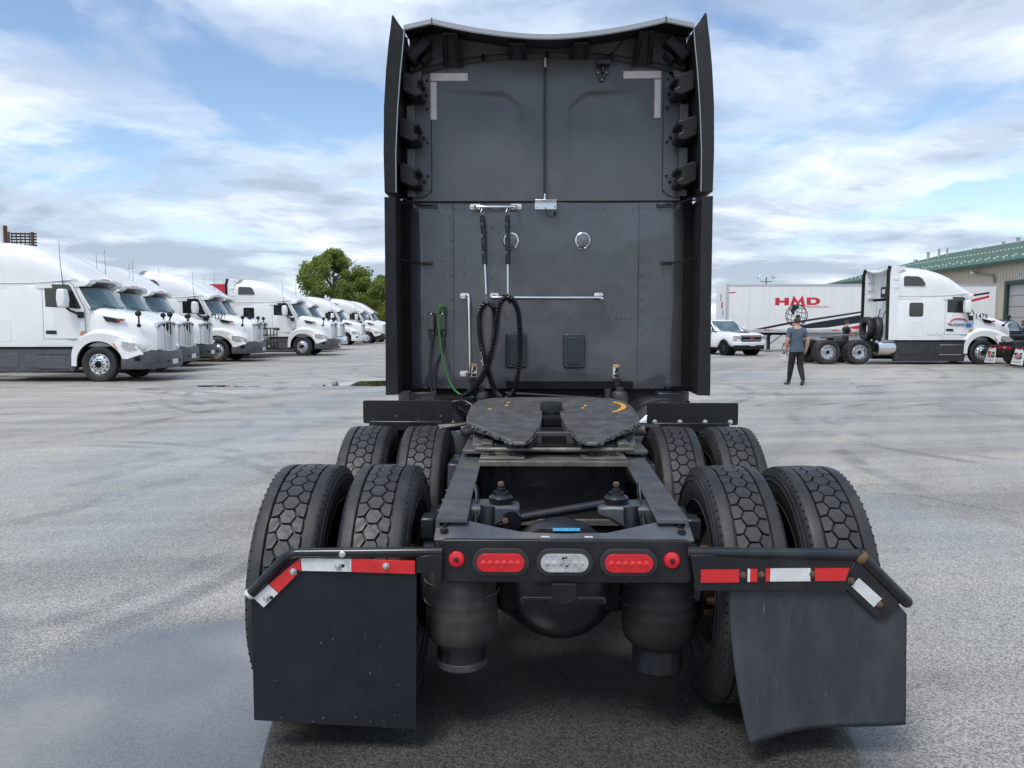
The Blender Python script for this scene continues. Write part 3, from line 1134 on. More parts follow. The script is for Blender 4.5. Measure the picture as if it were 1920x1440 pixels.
# ---- gladhand holders, lines and coiled hoses
for x in (-.902, -.812):
    q = MB()
    q.prism(rrect(x - .026, x + .026, 1.58, 1.70, .008), 'y', 6.17, 6.25)
    q.prism([(x - .024, 1.58), (x + .024, 1.58), (x + .02, 1.50), (x - .012, 1.50), (x - .024, 1.54)], 'y', 6.185, 6.235)
    gh = q.build('gladhand_holder', pm('holder_grey', (.075, .073, .07), .5, dirt=((.16, .15, .14), .4, 30)), TR, bevel=.006)
    q = MB()
    q.prism([(x - .014, 1.573), (x + .004, 1.573), (x + .016, 1.53), (x, 1.515), (x - .016, 1.54)], 'y', 6.175, 6.187)
    q.build('latch', M_BLACKG, gh, bevel=.002)
    b_ = MB()
    b_.lathe([(.009, 0), (.009, .006), (.003, .010)], (x + .005, 6.17, 1.705), (0, -1, 0), 8)
    b_.build('bolt', M_ZINC, gh)
q = MB()
q.box(-.93, -.785, 6.235, 6.249, 1.53, 1.72)
q.build('holder_plate', M_BLACKG, TR, bevel=.003)
q = MB()
q.tube(catmull([(-.785, 6.19, 1.70), (-.79, 6.14, 1.755), (-.822, 6.12, 1.765), (-.838, 6.12, 1.72), (-.83, 6.12, 1.58), (-.812, 6.12, 1.42), (-.785, 6.11, 1.28), (-.74, 6.10, 1.16), (-.69, 6.08, 1.09), (-.62, 6.05, 1.06), (-.55, 6.0, 1.055)], 8), .0095, 10)
q.build('green_air_line', M_GREEN, TR, smooth=60)
for off, xs0 in ((0, -.895), (.02, -.805)):
    q = MB()
    q.tube(catmull([(xs0, 6.2, 1.505), (xs0 - .005, 6.18, 1.42), (xs0 - .012 if off == 0 else xs0 - .06, 6.17, 1.28), (xs0 - .02 if off == 0 else xs0 - .075, 6.15, 1.16), (-.87 + off, 6.12, 1.06), (-.80 + off, 6.1, 1.02), (-.72, 6.08, 1.02), (-.62, 6.05, 1.05)], 6), .010, 8)
    q.build('air_line', M_HOSE, TR, smooth=60)
def smooth_line(pts, r, name, mat, parent=None, n=8):
    q = MB()
    q.tube(catmull(pts, 8), r, n)
    return q.build(name, mat, parent or TR, smooth=60)


def ribbed(pts, name, rr=.026, step=.012):
    line = resample(catmull(pts, 14), step)
    q = MB()
    rs = [rr if i % 2 else rr * .55 for i in range(len(line))]
    q.tube(line, rs, 12)
    return q.build(name, M_HOSE, TR, smooth=70)


ribbed([(-.40, 6.12, 1.76), (-.43, 6.10, 1.79), (-.475, 6.09, 1.775), (-.505, 6.09, 1.70), (-.508, 6.10, 1.60), (-.495, 6.11, 1.47), (-.47, 6.12, 1.36), (-.44, 6.12, 1.24), (-.405, 6.10, 1.14), (-.37, 6.06, 1.08), (-.33, 6.0, 1.05)], 'coiled_hose')
ribbed([(-.44, 6.14, 1.79), (-.405, 6.14, 1.765), (-.39, 6.13, 1.70), (-.395, 6.12, 1.55), (-.42, 6.11, 1.40), (-.455, 6.10, 1.29), (-.50, 6.08, 1.19), (-.56, 6.06, 1.11), (-.62, 6.04, 1.06), (-.70, 6.02, 1.04)], 'coiled_hose')
ribbed([(-.255, 6.10, 1.80), (-.30, 6.09, 1.845), (-.345, 6.08, 1.79), (-.37, 6.07, 1.68), (-.385, 6.07, 1.55), (-.41, 6.06, 1.42), (-.44, 6.06, 1.30), (-.50, 6.04, 1.18), (-.57, 6.02, 1.10), (-.65, 6.0, 1.06)], 'coiled_hose')
ribbed([(-.34, 6.09, 1.80), (-.30, 6.08, 1.835), (-.245, 6.08, 1.815), (-.205, 6.08, 1.73), (-.19, 6.08, 1.60), (-.187, 6.08, 1.45), (-.195, 6.08, 1.32), (-.21, 6.08, 1.20), (-.235, 6.05, 1.11), (-.27, 6.0, 1.05)], 'coiled_hose')
# tension springs in black sleeves that carry the hoses
for xa, xb in ((-.487, -.455), (-.288, -.285)):
    def lerp(t):
        return (xa + (xb - xa) * t, 6.165 - .03 * t, 2.53 - .70 * t)
    q = MB()
    q.tube([lerp(.08), lerp(.62)], .0185, 12)
    sl = q.build('spring_sleeve', M_BLACKG, TR, smooth=60)
    q = MB()
    q.tube(resample([Vector(lerp(.60)), Vector(lerp(.96))], .006), [.0115 if i % 2 else .0085 for i in range(200)][:len(resample([Vector(lerp(.60)), Vector(lerp(.96))], .006))], 10)
    q.tube(catmull([lerp(.0), (xa - .012, 6.15, 2.50), lerp(.07)], 6), .004, 6)
    q.tube(catmull([lerp(.0), (xa + .014, 6.18, 2.50), lerp(.07)], 6), .004, 6)
    q.tube([lerp(.95), lerp(1.02)], .004, 6)
    q.build('tension_spring', M_ALU, sl, smooth=60)
    q = MB()
    for t, hh_, dx_ in ((.17, .012, .0), (.30, .03, -.004), (.37, .008, .003), (.49, .018, -.002)):
        a = Vector(lerp(t))
        q.obox((a.x - .009 + dx_, a.y - .0165, a.z), (.006, .005, hh_))
    q.build('sleeve_wear', pm('worn_grey', (.25, .25, .25), .5), sl)
# glint of a chain on the panel
q = MB()
for k in range(16):
    z = 1.63 - k * .022
    if 4 <= k <= 6:
        continue
    q.sphere((-.522 + .0022 * k + .004 * math.sin(k * 2.1), 6.235, z), (.008, .006, .010), 8, 5)
q.build('hanging_chain', M_ZINC, TR, kind='stuff')
# ---- warning stickers
for x0, x1, z0, z1 in ((-.585, -.537, 1.20, 1.305), (.562, .618, 1.195, 1.30)):
    q = MB()
    q.box(x0, x1, YB - .004, YB + .02, z0, z1)
    st = q.build('warning_sticker', M_CREAM, lower)
    q = MB()
    q.box(x0 + .003, x1 - .003, YB - .006, YB, z1 - .022, z1 - .004)
    q.build('sticker_header', M_STICK, st)
    q = MB()
    q.obox(((x0 + x1) / 2, YB - .005, (z0 + z1) / 2 + .008), (.012, .003, .05), (0, .5, 0))
    q.obox(((x0 + x1) / 2 + .004, YB - .005, (z0 + z1) / 2 + .012), (.03, .003, .01), (0, .7, 0))
    q.box(x0 + .006, x1 - .006, YB - .006, YB, z0 + .006, z0 + .026)
    q.build('sticker_print', M_INK, st)
    q = MB()
    q.prism([((x0 + x1) / 2 - .03, z0 - .005), ((x0 + x1) / 2 + .03, z0 - .005), ((x0 + x1) / 2 + .022, z0 - .09), ((x0 + x1) / 2 - .022, z0 - .09)], 'y', 6.20, 6.245)
    q.lathe([(.014, 0), (.012, .01)], ((x0 + x1) / 2, 6.2, z0 - .06), (0, -1, 0), 10)
    q.build('tie_down_bracket', M_FRAMEB, TR, bevel=.003)

# ---- below the cab: sill, air springs, links
q = MB()
q.box(-1.08, 1.12, 6.27, 6.6, .98, 1.105)
q.box(-.95, .95, 6.4, 6.7, .55, 1.0)
q.build('cab_underbody', M_VOID, TR)
q = MB()
q.box(-.30, .72, 6.235, 6.262, 1.105, 1.165)
q.build('sill_opening', M_VOID, TR)
for x in (-.50, .60):
    q = MB()
    q.lathe([(.05, 0), (.062, .015), (.066, .05), (.062, .09), (.05, .105), (.03, .11), (.03, .14)], (x, 6.1, .99), (0, 0, 1), 20)
    q.lathe([(.03, 0), (.03, .12)], (x - .085, 6.15, .99), (0, 0, 1), 14)
    q.build('cab_air_spring', pm('cab_spring_rubber', (.035, .035, .036), .5), TR, smooth=45)
q = MB()
q.tube([(-.30, 6.05, 1.085), (.42, 6.03, 1.045)], .013, 10)
q.lathe([(.024, -.02), (.024, .02)], (.43, 6.03, 1.045), (0, 1, 0), 14)
q.tube([(-.24, 6.05, 1.10), (-.36, 5.95, 1.0)], .012, 8)
q.build('stabiliser_link', M_FRAMEB, TR, smooth=45)
q = MB()
q.lathe([(.010, 0), (.010, .012)], (.43, 6.008, 1.045), (0, -1, 0), 10)
q.build('link_bolt', M_RUST, TR)
for sd in (-1, 1):
    q = MB()
    q.box(XC + sd * .98 - .11, XC + sd * .98 + .11, 6.05, 6.26, .985, 1.09)
    q.build('fairing_mount', M_FRAMEB, TR, bevel=.01)
# battery / line clutter left of the frame
q = MB()
q.prism(rrect(-.86, -.55, .90, 1.06, .02), 'y', 5.95, 6.2)
q.build('valve_box', M_VOID, TR, bevel=.01)
for k, (x, z) in enumerate(((-.72, 1.03), (-.66, .985), (-.6, 1.01))):
    ribbed([(x, 5.9, z), (x + .06, 5.85, z - .03), (x + .13, 5.8, z - .06), (x + .2, 5.75, z - .08)], 'coiled_hose', .013, .007) if k == 1 else smooth_line([(x, 5.92, z), (x + .1, 5.86, z + .015), (x + .2, 5.8, z - .03), (x + .32, 5.7, z - .06)], .008, 'air_line', M_HOSE)

# ---- quarter fenders in front of the forward axle
for sd, x0, x1, z0, z1 in ((-1, -1.225, -.632, .965, 1.118), (1, .662, 1.262, .958, 1.105)):
    q = MB()
    q.prism(rrect(x0, x1, z0, z1, .012), 'y', 5.10, 5.116)
    qf = q.build('quarter_fender', M_BLACKP, TR, bevel=.002)
    q = MB()
    q.box(x0 + .04, x1 - .06, 5.085, 5.125, z0 - .05, z0 + .018)
    q.build('fender_rail', M_FRAMEB, qf, bevel=.008)
    q = MB()
    q.prism(rrect(x0 + .03, x1 - .03, .45, z0 - .01, .02), 'y', 5.18, 5.19)
    q.build('rubber_guard', M_VOID, qf)
    if sd > 0:
        for k in range(4):
            b_ = MB()
            b_.lathe([(.017, 0), (.017, .004), (.010, .005), (.010, .012), (.004, .014)], (x0 + .05 + k * .166, 5.10, z0 + .02), (0, -1, 0), 12)
            b_.build('bolt', M_ZINC, qf)
    else:
        for k in range(4):
            b_ = MB()
            b_.lathe([(.009, 0), (.009, .003)], (x0 + .07 + k * .15, 5.10, z0 + .02 + .03 * (k % 2)), (0, -1, 0), 8)
            b_.build('bolt', M_RUST, qf)
# fuel tanks in front of the drive wheels
for sd in (-1, 1):
    q = MB()
    q.lathe([(.02, 5.42), (.30, 5.42), (.325, 5.44), (.33, 5.48), (.33, 7.4), (.32, 7.45), (.02, 7.46)], (sd * .90, 0, .72), (0, 1, 0), 40)
    ft_ = q.build('fuel_tank', M_ALU, TR, smooth=40)
    for y in (5.8, 7.0):
        q = MB()
        q.lathe([(.331, y - .03), (.337, y - .03), (.337, y + .03), (.331, y + .03)], (sd * .90, 0, .72), (0, 1, 0), 40, True)
        q.build('tank_strap', M_FRAMEB, ft_)

# ================================================================== chassis
def rail_z(y):
    return .872 + (y - 2.95) * .042 if y < 4.4 else .933


for sd in (-1, 1):
    q = MB()
    secs = []
    for y in (2.93, 3.3, 3.8, 4.4, 6.5, 10.2):
        z = rail_z(y)
        xi, xo = .372, .487
        if y < 3.2:
            xi, xo = .365, .487
        secs.append([(sd * xo, y, z), (sd * xi, y, z), (sd * xi, y, z - .012), (sd * (xo - .014), y, z - .012), (sd * (xo - .014), y, z - .25), (sd * xi, y, z - .25), (sd * xi, y, z - .262), (sd * xo, y, z - .262)])
    q.loft(secs)
    rl = q.build('frame_rail', M_FRAME, TR, smooth=30)
    for k in range(7):
        y = 3.25 + .17 * k
        for dz in (-.06, -.13):
            b_ = MB()
            b_.lathe([(.016, 0), (.016, .014), (.008, .018), (.008, .03)], (sd * .487, y, rail_z(y) + dz), (sd, 0, 0), 6)
            b_.build('bolt', M_FRAMEB, rl)
    # spring hanger and suspension beam outside the rail
    q = MB()
    q.prism([(3.0, .62), (3.1, .78), (3.35, .83), (3.55, .72), (3.75, .66), (3.75, .58), (3.4, .52), (3.0, .52)], 'x', sd * .50, sd * .56)
    q.obox((sd * .535, 3.10, .80), (.06, .1, .09))
    q.build('suspension_beam', M_FRAMEB, TR, bevel=.01)
    q = MB()
    q.prism([(4.1, .58), (4.2, .86), (4.5, .86), (4.9, .66), (5.1, .58), (5.0, .5), (4.3, .5)], 'x', sd * .50, sd * .57)
    q.build('suspension_beam', M_FRAMEB, TR, bevel=.01)
    # shock absorber
    q = MB()
    q.cyl((sd * .33, 3.12, .50), (sd * .30, 3.2, .86), .036, .036, 14)
    q.cyl((sd * .34, 3.1, .40), (sd * .33, 3.12, .52), .026, .026, 12)
    q.build('shock_absorber', M_FRAMEB, TR, smooth=40)
    # air spring behind the axle
    q = MB()
    xm = sd * .39 - (.003 if sd < 0 else .004)
    q.lathe([(.05, .655), (.128, .652), (.136, .635), (.137, .60), (.139, .588), (.137, .578), (.139, .55), (.142, .54), (.140, .53), (.142, .50), (.144, .488), (.142, .478), (.143, .445), (.140, .41), (.130, .385), (.108, .368), (.100, .355)], (xm, 3.0, 0), (0, 0, 1), 40)
    ab = q.build('air_spring', M_BAGL if sd < 0 else M_BAGD, TR, smooth=28)
    for rz_, rr_ in ((.615, .1375), (.572, .1385), (.535, .1415), (.492, .1445), (.452, .1425), (.415, .1365)):
        q = MB()
        q.lathe([(rr_ - .001, rz_ - .0018), (rr_ + .0012, rz_), (rr_ - .001, rz_ + .0018), (rr_ - .004, rz_)], (xm, 3.0, 0), (.02 * math.sin(rz_ * 90), .02, 1), 40, True)
        q.build('mould_line', pm('mould_line_pale', (.13, .125, .115), .7) if sd < 0 else pm('mould_line_dark', (.035, .033, .031), .7), ab, smooth=30)
    q = MB()
    q.lathe([(.099, .37), (.100, .31), (.101, .283), (.100, .268), (.03, .266)], (xm, 3.0, 0), (0, 0, 1), 32)
    q.build('spring_piston', M_FRAMEB, ab, smooth=35)
    if sd < 0:
        q = MB()
        q.lathe([(.1005, .272), (.1030, .274), (.1030, .298), (.1005, .300)], (xm, 3.0, 0), (0, 0, 1), 32)
        q.build('piston_band', pm('dusty_band', (.055, .055, .055), .6, var=.4, vscale=14), ab, smooth=35)
    # axle bracket with stud and washer
    q = MB()
    q.loft([[(sd * .47, 3.17, .86), (sd * .47, 3.34, .86), (sd * .47, 3.34, .70), (sd * .47, 3.17, .70)],
            [(sd * .36, 3.17, .862), (sd * .36, 3.34, .862), (sd * .36, 3.34, .72), (sd * .36, 3.17, .72)],
            [(sd * .22, 3.19, .862), (sd * .22, 3.32, .862), (sd * .22, 3.32, .80), (sd * .22, 3.19, .80)],
            [(sd * .165, 3.2, .855), (sd * .165, 3.31, .855), (sd * .165, 3.31, .82), (sd * .165, 3.2, .82)]])
    br = q.build('torque_bracket', M_FRAME, TR, bevel=.012, smooth=35)
    q = MB()
    q.lathe([(.05, .862), (.052, .872), (.052, .888), (.044, .897), (.034, .900), (.033, .912)], (sd * .245, 3.25, 0), (0, 0, 1), 24)
    q.build('washer', M_FRAMEB, br, smooth=35)
    q = MB()
    q.lathe([(.021, .905), (.021, .925), (.012, .928), (.012, .950), (.006, .953)], (sd * .245, 3.25, 0), (0, 0, 1), 6)
    q.build('stud_nut', M_FRAMEB, br)
    q = MB()
    q.lathe([(.0135, .937), (.0135, .951), (.006, .955)], (sd * .245, 3.25, 0), (0, 0, 1), 8)
    q.build('rusty_tip', M_RUST, br)
    # brake hose arching inside the rail
    smooth_line([(sd * .37, 3.45, .90), (sd * .35, 3.3, .88), (sd * .345, 3.1, .80), (sd * .335, 2.97, .70)], .009, 'brake_hose', M_HOSE)

# cross members between the rails
q = MB()
q.box(-.375, .375, 3.96, 4.0, .60, .905)
q.build('cross_member', M_FRAMEB, TR, bevel=.004)
q = MB()
q.box(-.372, .372, 3.62, 3.99, .655, .672)
q.box(-.372, .372, 3.60, 3.625, .63, .672)
cm = q.build('cross_shelf', M_VOID, TR, bevel=.003)
q = MB()
q.box(-.372, .372, 3.585, 3.602, .675, .705)
q.build('shelf_edge', M_GALV, cm, bevel=.003)
q = MB()
q.lathe([(.10, 0), (.10, .03), (.075, .035), (.075, .05), (.02, .05)], (.0, 3.60, .58), (0, -1, 0), 28)
q.build('driveshaft_flange', M_FRAMEB, TR, smooth=35)
for x in (-.26, .26):
    q = MB()
    q.prism(rrect(x - .115 + .0, x + .115, 3.90, 4.10, .006), 'z', .934, .944)
    pl = q.build('mounting_plate', M_GALV, TR, bevel=.002)
    for dx in (-.055, .055):
        b_ = MB()
        b_.lathe([(.021, 0), (.021, .003), (.014, .004), (.013, .014), (.005, .017)], (x + dx, 3.97, .944), (0, 0, 1), 8)
        b_.build('bolt', M_FRAMEB, pl)
        b_ = MB()
        b_.lathe([(.010, 0), (.010, .05), (.014, .05), (.014, .07), (.007, .072), (.007, .10)], (x + dx, 3.94, .934), (0, 0, -1), 8)
        b_.build('stud', M_FRAMEB, pl)
q = MB()
q.box(-.378, .378, 3.86, 4.16, .906, .932)
q.build('top_plate', M_GALV, TR, bevel=.003)
# axles
for ax in (AX_R, AX_F):
    q = MB()
    q.cyl((-.62, ax, .497), (.62, ax, .497), .07, .07, 20)
    q.loft([[(x, ax + .0 + (r_ * 1.0) * math.cos(2 * PI * k / 24), .497 + r_ * math.sin(2 * PI * k / 24)) for k in range(24)] for x, r_ in ((-.42, .07), (-.3, .10), (-.16, .19), (-.05, .225), (.05, .225), (.16, .19), (.3, .10), (.42, .07))])
    al = q.build('drive_axle', M_FRAMEB, TR, smooth=45)
    q = MB()
    q.lathe([(.235, .0), (.238, .035), (.215, .085), (.16, .13), (.08, .155), (.01, .16)], (0, ax - .10, .56), (0, -1, -.12), 40)
    q.build('axle_cover', M_FRAMEB, al, smooth=50)
    for sd in (-1, 1):
        q = MB()
        q.lathe([(.20, -.03), (.205, .0), (.205, .05), (.19, .06)], (sd * .54, ax, .497), (sd, 0, 0), 32)
        q.cyl((sd * .52, ax - .16, .62), (sd * .36, ax - .20, .62), .075, .075, 18)
        q.build('brake_drum', M_VOID, TR, smooth=40)
q = MB()
q.box(-.25, .25, 3.02, 3.10, .47, .64)
q.build('axle_cross_tube', M_VOID, TR, bevel=.02)
# diagonal torque rod with its eyes
q = MB()
q.tube([(-.19, 3.22, .80), (.20, 3.27, .855)], .020, 12)
q.lathe([(.042, -.03), (.045, -.02), (.045, .02), (.042, .03)], (-.20, 3.22, .80), (0, 1, .1), 18)
tqr = q.build('torque_rod', M_FRAMEB, TR, smooth=40)
q = MB()
q.lathe([(.014, 0), (.014, .02), (.008, .025)], (-.225, 3.19, .80), (0, -1, .1), 6)
q.build('rod_nut', M_RUST, tqr)
q = MB()
q.obox((-.20, 3.10, .755), (.010, .006, .06))
q.obox((-.20, 3.10, .765), (.045, .006, .008))
q.build('bleed_fitting', pm('brass', (.45, .36, .20), .35, .8), TR)
smooth_line([(-.20, 3.10, .76), (-.24, 3.08, .75), (-.28, 3.05, .70), (-.33, 3.0, .68)], .006, 'brake_hose', M_HOSE)

# ---- rear cross member with lamps
q = MB()
topw = [(-.487, 2.865), (.495, 2.865), (.495, 2.95), (.44, 2.975), (.36, 2.965), (.25, 2.93), (.17, 2.905), (.10, 2.905), (0.0, 2.900), (-.10, 2.905), (-.16, 2.91), (-.25, 2.935), (-.36, 2.970), (-.44, 2.975), (-.487, 2.95)]
q.loft([[(x, y, .812 + (y - 2.865) * .42 - .010) for x, y in topw], [(x, y, .812 + (y - 2.865) * .42) for x, y in topw]])
rt = q.build('rear_top_plate', M_FRAME, TR, bevel=.003)
for sd, xx in ((-1, -.452), (1, .455)):
    for y in (2.905, 2.945):
        b_ = MB()
        b_.lathe([(.017, 0), (.017, .004), (.012, .005), (.011, .014), (.004, .017)], (xx, y, .814 + (y - 2.865) * .42), (0, -.3, 1), 12)
        b_.build('bolt', M_FRAMEB, rt)
q = MB()
q.prism(rrect(-.462, .482, .652, .815, .022), 'y', 2.845, 2.87)
q.prism(rrect(-.45, .47, .652, .665, .004), 'y', 2.86, 2.93)
face = q.build('rear_cross_member', M_FRAMEB, TR, bevel=.004)


def stadium(x0, x1, z0, z1, n=10):
    r = (z1 - z0) / 2
    return rrect(x0, x1, z0, z1, r * .999, n)


for x0, x1, mt_ in ((-.325, -.14, M_RED), (-.086, .098, M_CLEAR), (.152, .338, M_RED)):
    q = MB()
    q.prism(stadium(x0 - .014, x1 + .014, .684, .786), 'y', 2.828, 2.85)
    gm = q.build('lamp_grommet', pm('grommet_rubber', (.030, .030, .031), .45), TR, bevel=.007, seg=3, smooth=35)
    q = MB()
    q.prism(stadium(x0 + .003, x1 - .003, .701, .769), 'y', 2.818, 2.84)
    ln = q.build('lamp_lens', mt_, gm, bevel=.006, seg=3, smooth=35)
    for k in range(6):
        xx = x0 + .028 + k * (x1 - x0 - .056) / 5
        b_ = MB()
        b_.lathe([(.011, 0), (.0105, .0015), (.006, .003), (.001, .0035)], (xx, 2.819, .735), (0, -1, 0), 12)
        b_.build('led', M_CLEAR if mt_ is M_CLEAR else pm('red_led', (.70, .03, .03), .15, coat=.6), ln)
q = MB()
for k, (dx, dz, r_) in enumerate(((.035, .018, .006), (.045, .020, .005), (.052, .0, .004), (.048, -.012, .005), (.044, -.02, .003), (-.03, .0, .003))):
    q.sphere((.006 + dx - .04, 2.8175, .737 + dz), (r_, .0016, r_ * .6), 8, 5)
q.build('lens_mud', M_VOID, TR, kind='stuff')
for x in (-.399, .408):
    q = MB()
    q.lathe([(.031, 0), (.031, .006), (.027, .011), (.012, .014), (.010, .012)], (x, 2.846, .741), (0, -1, 0), 28)
    rf = q.build('round_reflector', M_RED, TR, smooth=40)
    q = MB()
    q.lathe([(.008, .010), (.008, .016), (.003, .018)], (x, 2.846, .741), (0, -1, 0), 8)
    q.build('rivet', M_FRAMEB, rf)
# torn label remnants and blue label
for x0, x1 in ((-.082, -.048), (.082, .116)):
    q = MB()
    q.prism([(x0, 2.872), (x1, 2.872), (x1 - .004, 2.886), ((x0 + x1) / 2 + .003, 2.88), ((x0 + x1) / 2 - .004, 2.892), (x0 + .003, 2.884)], 'z', .8175, .8205)
    q.build('torn_label', M_WHT, rt)
q = MB()
q.lathe([(.005, .0), (.10, .0), (.155, -.02), (.165, -.06), (.165, -.12)], (.015, 3.02, .80), (0, 0, 1), 40)
ph = q.build('pinion_housing', M_VOID, TR, smooth=45)
q = MB()
q.obox((.02, 2.985, .815), (.105, .03, .012), (-.5, 0, 0))
q.build('blue_label', M_BLUE, ph)
# licence plate bracket
q = MB()
q.prism(rrect(-.16, .165, .572, .602, .014), 'y', 2.83, 2.842)
q.prism([(-.04, .655), (.052, .655), (.052, .60), (.04, .58), (.0, .574), (-.03, .58), (-.04, .60)], 'y', 2.825, 2.836)
lb = q.build('plate_bracket', M_BLACKP, TR, bevel=.003)
for x0, x1 in ((-.145, -.05), (.055, .15)):
    q = MB()
    q.prism(stadium(x0, x1, .581, .592), 'y', 2.8235, 2.832)
    q.build('bracket_slot', M_VOID, lb)
# banjo housing seen under the cross member
q = MB()
q.lathe([(.01, .0), (.10, .004), (.19, .03), (.238, .08), (.242, .14), (.20, .18)], (0.0, 2.985, .60), (0, 1, -.1), 48)
q.build('axle_housing', M_FRAMEB, TR, smooth=50)

# ---- mud flap hangers and flaps
YF = 2.80
q = MB()
q.tube([(-.45, YF + .02, .776), (-.99, YF, .774), (-1.02, YF, .766), (-1.04, YF, .750), (-1.172, YF, .612)], .0195, 14)
hl = q.build('flap_hanger', M_BLACKG, TR, smooth=50)
q = MB()
q.lathe([(.0205, -.006), (.0225, 0), (.0205, .006)], (-1.168, YF, .617), (-.7, 0, -.73), 16)
q.build('hanger_cap', M_WHT, hl, smooth=40)
q = MB()
q.lathe([(.013, 0), (.013, .004), (.008, .009)], (-.815, YF - .019, .776), (0, -1, .1), 12)
q.build('bolt', M_ZINC, hl)
q = MB()
q.prism([(-.50, .77), (-.45, .77), (-.45, .66), (-.475, .655), (-.48, .70), (-.545, .70), (-.545, .76)], 'y', YF + .0, YF + .02)
q.build('hanger_bracket', M_BLACKG, hl, bevel=.003)


def flap_grid(corner, fn, nu=24, nv=24):
    return None


q = MB()
fl = [(-1.168, .60), (-1.012, .752), (-.545, .735), (-.552, .094), (-1.168, .125)]
q.prism(fl, 'y', YF + .006, YF + .016)
flap_l = q.build('mud_flap', M_FLAP, TR, bevel=.001)
flap_l['label'] = 'clean black rubber flap with angled outer corner'
# conspicuity tape
tl = [('red_tape', M_REDT, [(-.785, .754), (-.55, .746), (-.55, .697), (-.785, .704)]),
      ('white_tape', M_WHT, [(-.975, .756), (-.786, .7535), (-.786, .7045), (-.972, .707)]),
      ('red_tape', M_REDT, [(-.977, .757), (-.974, .7075), (-1.062, .621), (-1.098, .655)]),
      ('white_tape', M_WHT, [(-1.0985, .6545), (-1.0625, .6205), (-1.118, .566), (-1.155, .602)])]
for nm, mt_, poly in tl:
    q = MB()
    q.prism(poly, 'y', YF - .002, YF + .012)
    q.build(nm, mt_, flap_l, bevel=.001)
for x, z in ((-.657, .728), (-.835, .728), (-1.003, .705), (-1.105, .605)):
    b_ = MB()
    b_.lathe([(.013, 0), (.013, .004), (.008, .005), (.0075, .013), (.003, .015)], (x, YF - .002, z), (0, -1, 0), 12)
    b_.build('bolt', M_ZINC, flap_l)
    if x not in (-.657,):
        s_ = MB()
        s_.prism(stadium(x + .008, x + .024, z - .006, z + .006, 5), 'y', YF - .0035, YF)
        s_.build('slot', M_INK, flap_l)
q = MB()
rnd = random.Random(5)
for k in range(13):
    q.sphere((-1.1 + .5 * rnd.random() ** .6, YF + .0055, .12 + .35 * rnd.random() ** 2), (.0010 + .001 * rnd.random(), .0010, .0014 + .0022 * rnd.random()), 6, 4)
q.build('mud_speck', pm('dry_mud', (.22, .21, .2), .9), flap_l, kind='stuff')

q = MB()
q.tube([(.46, YF + .02, .778), (1.06, YF, .780), (1.085, YF, .778)], .0215, 14)
q.tube([(1.075, YF, .790), (1.10, YF, .765), (1.262, YF, .604)], .0215, 14)
q.sphere((1.262, YF, .604), .0215, 12, 8)
hr = q.build('flap_hanger', M_FRAMEB, TR, smooth=50)
q = MB()
q.sphere((1.088, YF - .004, .772), (.026, .022, .026), 14, 8)
q.build('weld_rust', pm('weld_rust', (.16, .085, .04), .8, var=.5, vscale=60), hr)
q = MB()
q.prism([(.468, .775), (1.07, .775), (1.04, .66), (1.035, .640), (.50, .642), (.485, .66)], 'y', YF - .004, YF + .004)
q.prism([(1.085, .775), (1.245, .61), (1.20, .555), (1.175, .535), (1.155, .54), (1.035, .655)], 'y', YF - .005, YF + .005)
pl_r = q.build('hanger_plate', M_FRAMEB, hr, bevel=.0015)
tr_ = [('red_tape', M_REDT, [(.505, .722), (.645, .724), (.645, .676), (.505, .674)]), ('white_tape', M_WHT, [(.676, .726), (.685, .726), (.685, .678), (.676, .678)]), ('red_tape', M_REDT, [(.686, .726), (.712, .726), (.712, .678), (.686, .678)]),
       ('red_tape', M_REDT, [(.742, .728), (.758, .728), (.758, .680), (.742, .680)]), ('white_tape', M_WHT, [(.7585, .728), (.905, .730), (.905, .682), (.7585, .680)]),
       ('red_tape', M_REDT, [(.921, .730), (1.047, .732), (1.032, .684), (.921, .683)]), ('white_tape', M_WHT, [(1.083, .694), (1.168, .618), (1.140, .586), (1.056, .664)])]
for nm, mt_, poly in tr_:
    q = MB()
    q.prism(poly, 'y', YF - .0085, YF)
    q.build(nm, mt_, hr)
for x, z in ((.660, .703), (.727, .705), (.911, .708), (1.055, .684), (1.160, .597)):
    b_ = MB()
    b_.lathe([(.013, 0), (.013, .004), (.008, .005), (.008, .013), (.003, .015)], (x, YF - .004, z), (0, -1, 0), 10)
    b_.build('bolt', M_RUST, hr)


def flap_right(u, v):
    # v = 0 at the hanger, 1 at the hem; the inner corner curls to the rear
    zt = .645
    xl = .617 + .065 * v * v * (1 if True else 0) + .0
    xr = 1.268 + .006 * v
    x = xl + (xr - xl) * u
    hem = .148 - .058 * (1 - u) ** 2.2 - .018 * math.sin(u * 2.6)
    z = zt + (hem - zt) * v
    if u > .74 and v < .2:
        z = min(z, .645 - (u - .74) * .0)
    y = YF + .012 - .09 * (1 - u) ** 2 * v ** 1.6 + .02 * math.sin(u * 5) * v
    return (x, y, z)


q = MB()
nu, nv = 28, 28
q.grid(flap_right, nu, nv)
# trimmed outer top corner follows the sloping hanger
vv = []
for (x, y, z) in q.v:
    lim = .645 if x < 1.19 else .645 - (x - 1.19) * 1.15
    vv.append((x, y, min(z, lim)))
q.v = vv
flap_r = q.build('mud_flap', M_FLAP2, TR, smooth=60)
flap_r['label'] = 'grey dusty rubber flap with curled inner corner'
sm = flap_r.modifiers.new('thick', 'SOLIDIFY')
sm.thickness = .009

# ================================================================== fifth wheel
def fwz(y):
    return 1.15 - (4.9 - y) * .124


def fwt(y):
    return .018 + .037 * max(0, min(1, (y - 3.95) / .5))


